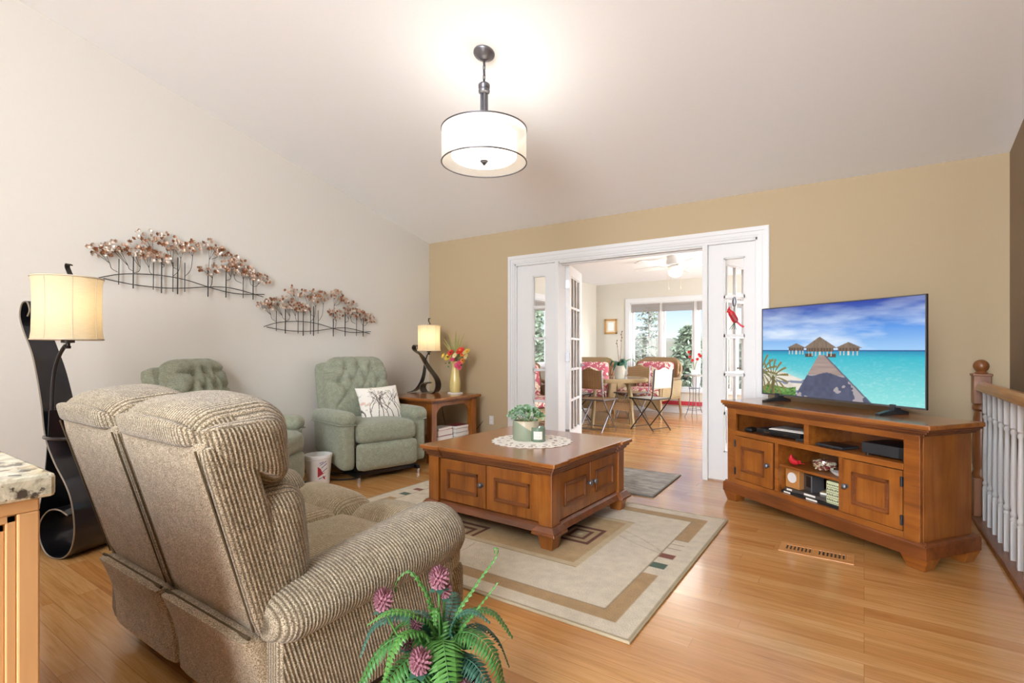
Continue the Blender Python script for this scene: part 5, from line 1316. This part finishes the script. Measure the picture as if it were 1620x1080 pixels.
tb = thing('patio_table', 'round glass-topped wicker table with curved legs in the sunroom', 'table', (-3.13, 7.25, 0))
MB().lathe([(.50, .655), (.52, .66), (.527, .685), (.52, .71), (.50, .714), (.49, .71), (.49, .66)], (0, 0, 0), 56).build('rim', 'wicker_tan', tb)
MB().lathe([(0, .700), (.492, .700), (.492, .710), (0, .710)], (0, 0, 0), 56).build('glass_top', plain('frosted_table_glass', '#b9bdb8', .08, coat=.5, var=.02), tb)
for k in range(4):
    a = R(90*k-20); ca, sa = math.cos(a), math.sin(a)
    MB().tube(spline([(.05*ca, .05*sa, .655), (.22*ca, .22*sa, .66), (.33*ca, .33*sa, .60), (.37*ca, .37*sa, .45), (.385*ca, .385*sa, .22), (.42*ca, .42*sa, 0)], 6), .024, 10).build('leg', 'wicker_tan', tb)
ap = MB()
for k in range(4):
    a0, a1 = R(90*k-20), R(90*k+70); p0 = Vector((.378*math.cos(a0), .378*math.sin(a0), 0)); p1 = Vector((.378*math.cos(a1), .378*math.sin(a1), 0)); n = 10
    vs = []
    for i in range(n+1):
        p = p0.lerp(p1, i/n); vs += [p+Vector((0, 0, .22+.035*math.sin(math.pi*i/n))), p+Vector((0, 0, .36))]
    ap.add(vs, [(2*i, 2*i+2, 2*i+3, 2*i+1) for i in range(n)])
o = ap.build('lower_apron', 'wicker', tb); q = o.modifiers.new('thick', 'SOLIDIFY'); q.thickness = .015; q.offset = 0

def folding_chair(label, loc, rz, brown):
    """front toward +y"""
    c = thing('folding_chair', label, 'chair', loc, rz, 'folding chairs round the sunroom table')
    mt = 'dark_metal' if not brown else 'pewter'; wk = 'wicker' if brown else plain('lit_wicker', '#aca79c', .6, var=.15, scale=40)  # the paler wicker has daylight painted into its colour
    h = .195
    for sg in (-1, 1):
        MB().tube(spline([(sg*h, .20, 0), (sg*h, -.02, .25), (sg*h, -.165, .43), (sg*h, -.205, .56), (sg*h, -.235, .86)], 6), .0085, 8).build('back_leg', mt, c)
        MB().tube([(sg*(h-.02), -.20, 0), (sg*(h-.02), .0, .22), (sg*(h-.02), .19, .425)], .0085, 8).build('front_leg', mt, c)
    MB().cyl((-h, .17, .035), (h, .17, .035), .006).cyl((-h+.02, -.17, .035), (h-.02, -.17, .035), .006).build('stretcher', mt, c)
    MB().rbox((0, .02, .44), (.40, .40, .024), .012, 6).build('seat', wk, c)
    MB().tube([(-.2, -.18, .44), (.2, -.18, .44), (.2, .22, .44), (-.2, .22, .44)], .010, 8, True).build('seat_frame', mt, c)
    def bk(q, p): return (q.x, q.y-.11*q.z+.02*p[0]*p[0], q.z + (.035*(1-p[0]**2)**1.5+.010*math.cos(p[0]*6) if p[2] > 0 else 0))
    MB().rbox((0, -.222, .715), (.40, .022, .25), .011, 14, fn=bk).build('backrest', wk, c)
    return c
folding_chair('brown wicker folding chair with its back to the living room, nearest the doorway', (-3.10, 6.66, 0), R(-4), True)
folding_chair('folding chair with daylight painted into its wicker back, window-side right of the sunroom table', (-2.50, 7.16, 0), R(68), False)
folding_chair('brown wicker folding chair on the far side of the sunroom table', (-3.10, 7.98, 0), R(172), True)
folding_chair('pale folding chair left of the sunroom table, mostly behind the open glass door', (-3.74, 7.22, 0), R(-90), False)

oc = thing('flower_pot', 'tapered pale clay pot standing on the round sunroom table', 'plant pot', (-2.93, 7.06, .710))
MB().lathe([(0, 0), (.06, 0), (.065, .006), (.088, .16), (.094, .165), (.094, .185), (.088, .187), (.083, .165), (0, .155)], (0, 0, 0), 28).build('vessel', plain('stone_glaze', '#bfb6a6', .5, var=.12), oc)
od = thing('orchid', 'orchid with broad dark leaves and two bare flower spikes in the clay pot', 'orchid', (-2.93, 7.06, .865))
for ax_, ln, hz_, wd in ((200, .26, .12, .036), (25, .25, .10, .034), (150, .17, .02, .03), (-60, .19, -.02, .03), (70, .15, .10, .028), (-120, .16, -.04, .03), (300, .2, .07, .03)):
    a = R(ax_+20); d = Vector((math.cos(a), math.sin(a), 0)); sdv = Vector((-math.sin(a), math.cos(a), 0))
    p = spline([(0, 0, 0), d*ln*.35+Vector((0, 0, .09)), d*ln*.75+Vector((0, 0, .08+hz_*.5)), d*ln+Vector((0, 0, hz_*.75))], 5); n = len(p)
    MB().ribbon(p, .004, lambda i: (sdv*-wd*max(.1, math.sin(math.pi*min(.97, .12+i/(n-1)*.9)))**.7, sdv*wd*max(.1, math.sin(math.pi*min(.97, .12+i/(n-1)*.9)))**.7)).build('leaf', 'leaf_lt' if ln > .24 else 'leaf2', od)
for (x, y, z), k in (((-.055, .02, .40), 3), ((.02, .02, .53), 4)):
    MB().tube(spline([(0, 0, 0), (x*.6, y, z*.5), (x, y, z)], 6), .0035, 6).build('flower_spike', 'fl_dk', od)
    for j in range(k): MB().lathe([(0, -.012), (.008, 0), (0, .014)], (x*(1-.03*j)+.008*(-1)**j, y, z-.045*j), 8).build('bud', 'fl_dk', od)
for a in (40, 200, 320): MB().tube(spline([(0, 0, 0), (.08*math.cos(R(a)), .08*math.sin(R(a)), .03), (.12*math.cos(R(a)), .12*math.sin(R(a)), -.09)], 5), .003, 5).build('aerial_root', 'paper', od)

sd_ = thing('plant_stand', 'round bistro side table with thin metal legs by the sunroom window', 'side table', (-2.36, 8.9, 0))
MB().lathe([(0, .685), (.17, .685), (.175, .69), (.175, .705), (.17, .71), (0, .71)], (0, 0, 0), 36).build('table_top', plain('grey_top', '#8d857a', .4), sd_)
for k in range(4):
    a = R(90*k+30); MB().tube(spline([(.12*math.cos(a), .12*math.sin(a), .685), (.075*math.cos(a), .075*math.sin(a), .4), (.10*math.cos(a), .10*math.sin(a), .15), (.16*math.cos(a), .16*math.sin(a), 0)], 5), .0065, 6).build('leg', 'pewter', sd_)
MB().tube([(.09*math.cos(R(15*i)), .09*math.sin(R(15*i)), .48) for i in range(24)], .005, 6, True).tube([(.12*math.cos(R(15*i)), .12*math.sin(R(15*i)), .12) for i in range(24)], .005, 6, True).build('leg_ring', 'pewter', sd_)
vv = thing('bud_vase', 'square white vase on the bistro side table', 'vase', (-2.36, 8.9, .71))
MB().box(-.045, .045, -.045, .045, 0, .085).build('vessel', 'white', vv, bevel=.004); MB().box(-.036, .036, -.036, .036, .085, .0865).build('dark_mouth', 'grey_dark', vv)
sg_ = thing('red_flower_sprig', 'sprig of dark red blossoms standing in the square white vase', 'flowers', (-2.36, 8.9, .77))
for x, z in ((-.09, .32), (-.07, .24), (.08, .28), (.05, .2), (-.03, .18), (.10, .25)):
    MB().tube(spline([(0, 0, 0), (x*.3, 0, z*.5), (x, 0, z)], 5), .003, 5).build('twig', 'stem', sg_)
    bloom('blossom', sg_, (x, -.01, z), .03, 6, 'red', 'fl_dk', nrm=Vector((0, -1, .3)))

# cardinal ornament hung on the right sidelight glass
orn = thing('hanging_ornament', 'hanging red cardinal ornament on the right glass sidelight', 'ornament', (-.905, 4.662, 1.46))
MB().cyl((.0, -.004, .0), (.0, -.004, .10), .0012, n=5).build('string', 'grey_dark', orn)
MB().lathe([(0, .03), (.012, .04), (.018, .075), (.013, .105), (0, .12)], (0, -.012, 0), 12, .4).build('hanger_leaf', 'pewter', orn)
bb = MB().rbox((-.006, -.022, -.052), (.052, .04, .115), .026, 8, rot=Matrix.Rotation(R(-28), 3, 'Y'))
bb.rbox((-.036, -.022, -.004), (.038, .034, .036), .017, 6).tube([(-.042, -.022, .008), (-.034, -.022, .034)], [.013, .002], 8)
bb.build('bird_body', 'red', orn)
MB().rbox((.006, -.042, -.066), (.03, .012, .075), .006, 6, rot=Matrix.Rotation(R(-32), 3, 'Y')).build('bird_wing', plain('wing_red', '#8f1a24', .5), orn)
MB().tube([(-.053, -.022, -.006), (-.068, -.022, -.010)], [.006, .001], 8).build('beak', 'fl_or', orn)
MB().ribbon([(.015, -.014, -.09), (.05, -.014, -.125), (.075, -.014, -.14)], .004, lambda i: ((-.006, 0, -.006), (.006, 0, .006))).build('bird_tail', 'red', orn)
tw = MB()
for x in (-.04, -.02, 0, .015): tw.tube([(.0, -.010, -.10), (x, -.012, -.16)], .0025, 5)
tw.build('green_twig', 'leaf2', orn)

# ================================================================ outdoors
def noise_ground(name, y0, y1, x0, x1, hf, mat, nx=90, ny=30):
    vs, fs, cs = sheet(nx, ny, lambda u, v: (x0+(x1-x0)*u, y0+(y1-y0)*v, hf(x0+(x1-x0)*u, y0+(y1-y0)*v)))
    m = MB(); m.add(vs, fs, True); o = m.build(name, mat, angle=0); o['kind'] = 'structure'; return o
MT['lawn'] = plain('winter_lawn', '#4a4a38', .95, var=.2, scale=2)
MT['woods'] = plain('bare_woods', '#4a483e', .95, var=.35, scale=.9, bmp=.5)
MT['needle'] = plain('spruce_needle', '#4a5042', .8, var=.35, scale=5); MT['needle2'] = plain('pine_needle', '#47513f', .8, var=.4, scale=5); MT['bark'] = plain('bark', '#5a5048', .9, var=.3, scale=8)
noise_ground('ground', 9.8, 60, -70, 30, lambda x, y: -2.6+.4*fbm(x*.1, y*.1, 2, 3), 'lawn')
noise_ground('hill', 55, 75, -90, 40, lambda x, y: -2.6+(6.2 if y > 56.5 else 0)*(.62+.25*fbm(x*.05, 1, 2, 5)+.26*fbm(x*.8, 2, 3, 7)), 'woods', 420, 12)
def conifer(nm, label, x, y, zb, H, rad, mat, n, gap, dens, seed, rgb=None):
    random.seed(seed); t = thing(nm, label, 'tree', (x, y, zb), 0, 'evergreens outside the sunroom windows')
    MB().cyl((0, 0, 0), (0, 0, H), .13*H/9, .02, 8).build('trunk', 'bark', t)
    f = MB(); br = MB()
    for i in range(n):
        s = (i/n)**.9; z = H*(gap+(1-gap)*s); L = rad*(1-s)**.75*random.uniform(.55, 1.1)+.12
        a = random.uniform(0, 6.28); d = Vector((math.cos(a), math.sin(a), random.uniform(-.25, .15)))
        br.tube([(0, 0, z), Vector((0, 0, z))+d*L], [.02, .006], 4)
        for k in range(dens):
            u = (k+1)/dens; p = Vector((0, 0, z))+d*L*u
            for q in range(3):
                e = (d*random.uniform(.1, .8)+Vector((random.uniform(-1, 1), random.uniform(-1, 1), random.uniform(-.7, .4)))).normalized()*random.uniform(.12, .26)*(rad/1.5); w = e.orthogonal().normalized()*.05*(rad/1.5)
                f.add([p, p+e*.5+w, p+e, p+e*.5-w], [(0, 1, 2, 3)])
    br.build('branches', 'bark', t); f.build('foliage', mat, t)
conifer('spruce_tree', 'tall thin spruce with sparse branches outside the leftmost sunroom pane', -7.9, 22.4, -2.5, 6.7, 1.25, 'needle', 130, .1, 5, 1)
conifer('pine_tree', 'dense rounded evergreen outside the sunroom window behind the bistro side table', -4.75, 17.3, -2.5, 4.4, 1.35, 'needle2', 300, .12, 8, 2)
conifer('spruce_tree', 'short spruce seen at the left edge of the sunroom window', -10.4, 27.5, -2.5, 4.1, 1.1, 'needle', 110, .1, 5, 3)
conifer('pine_tree', 'broad evergreen seen through the window in the left sunroom wall', -8.4, 13.2, -2.5, 5.2, 1.5, 'needle2', 240, .15, 7, 4)
conifer('pine_tree', 'evergreen seen through the right glass sidelight', -4.5, 26, -2.5, 4.4, 1.3, 'needle2', 220, .1, 7, 5)
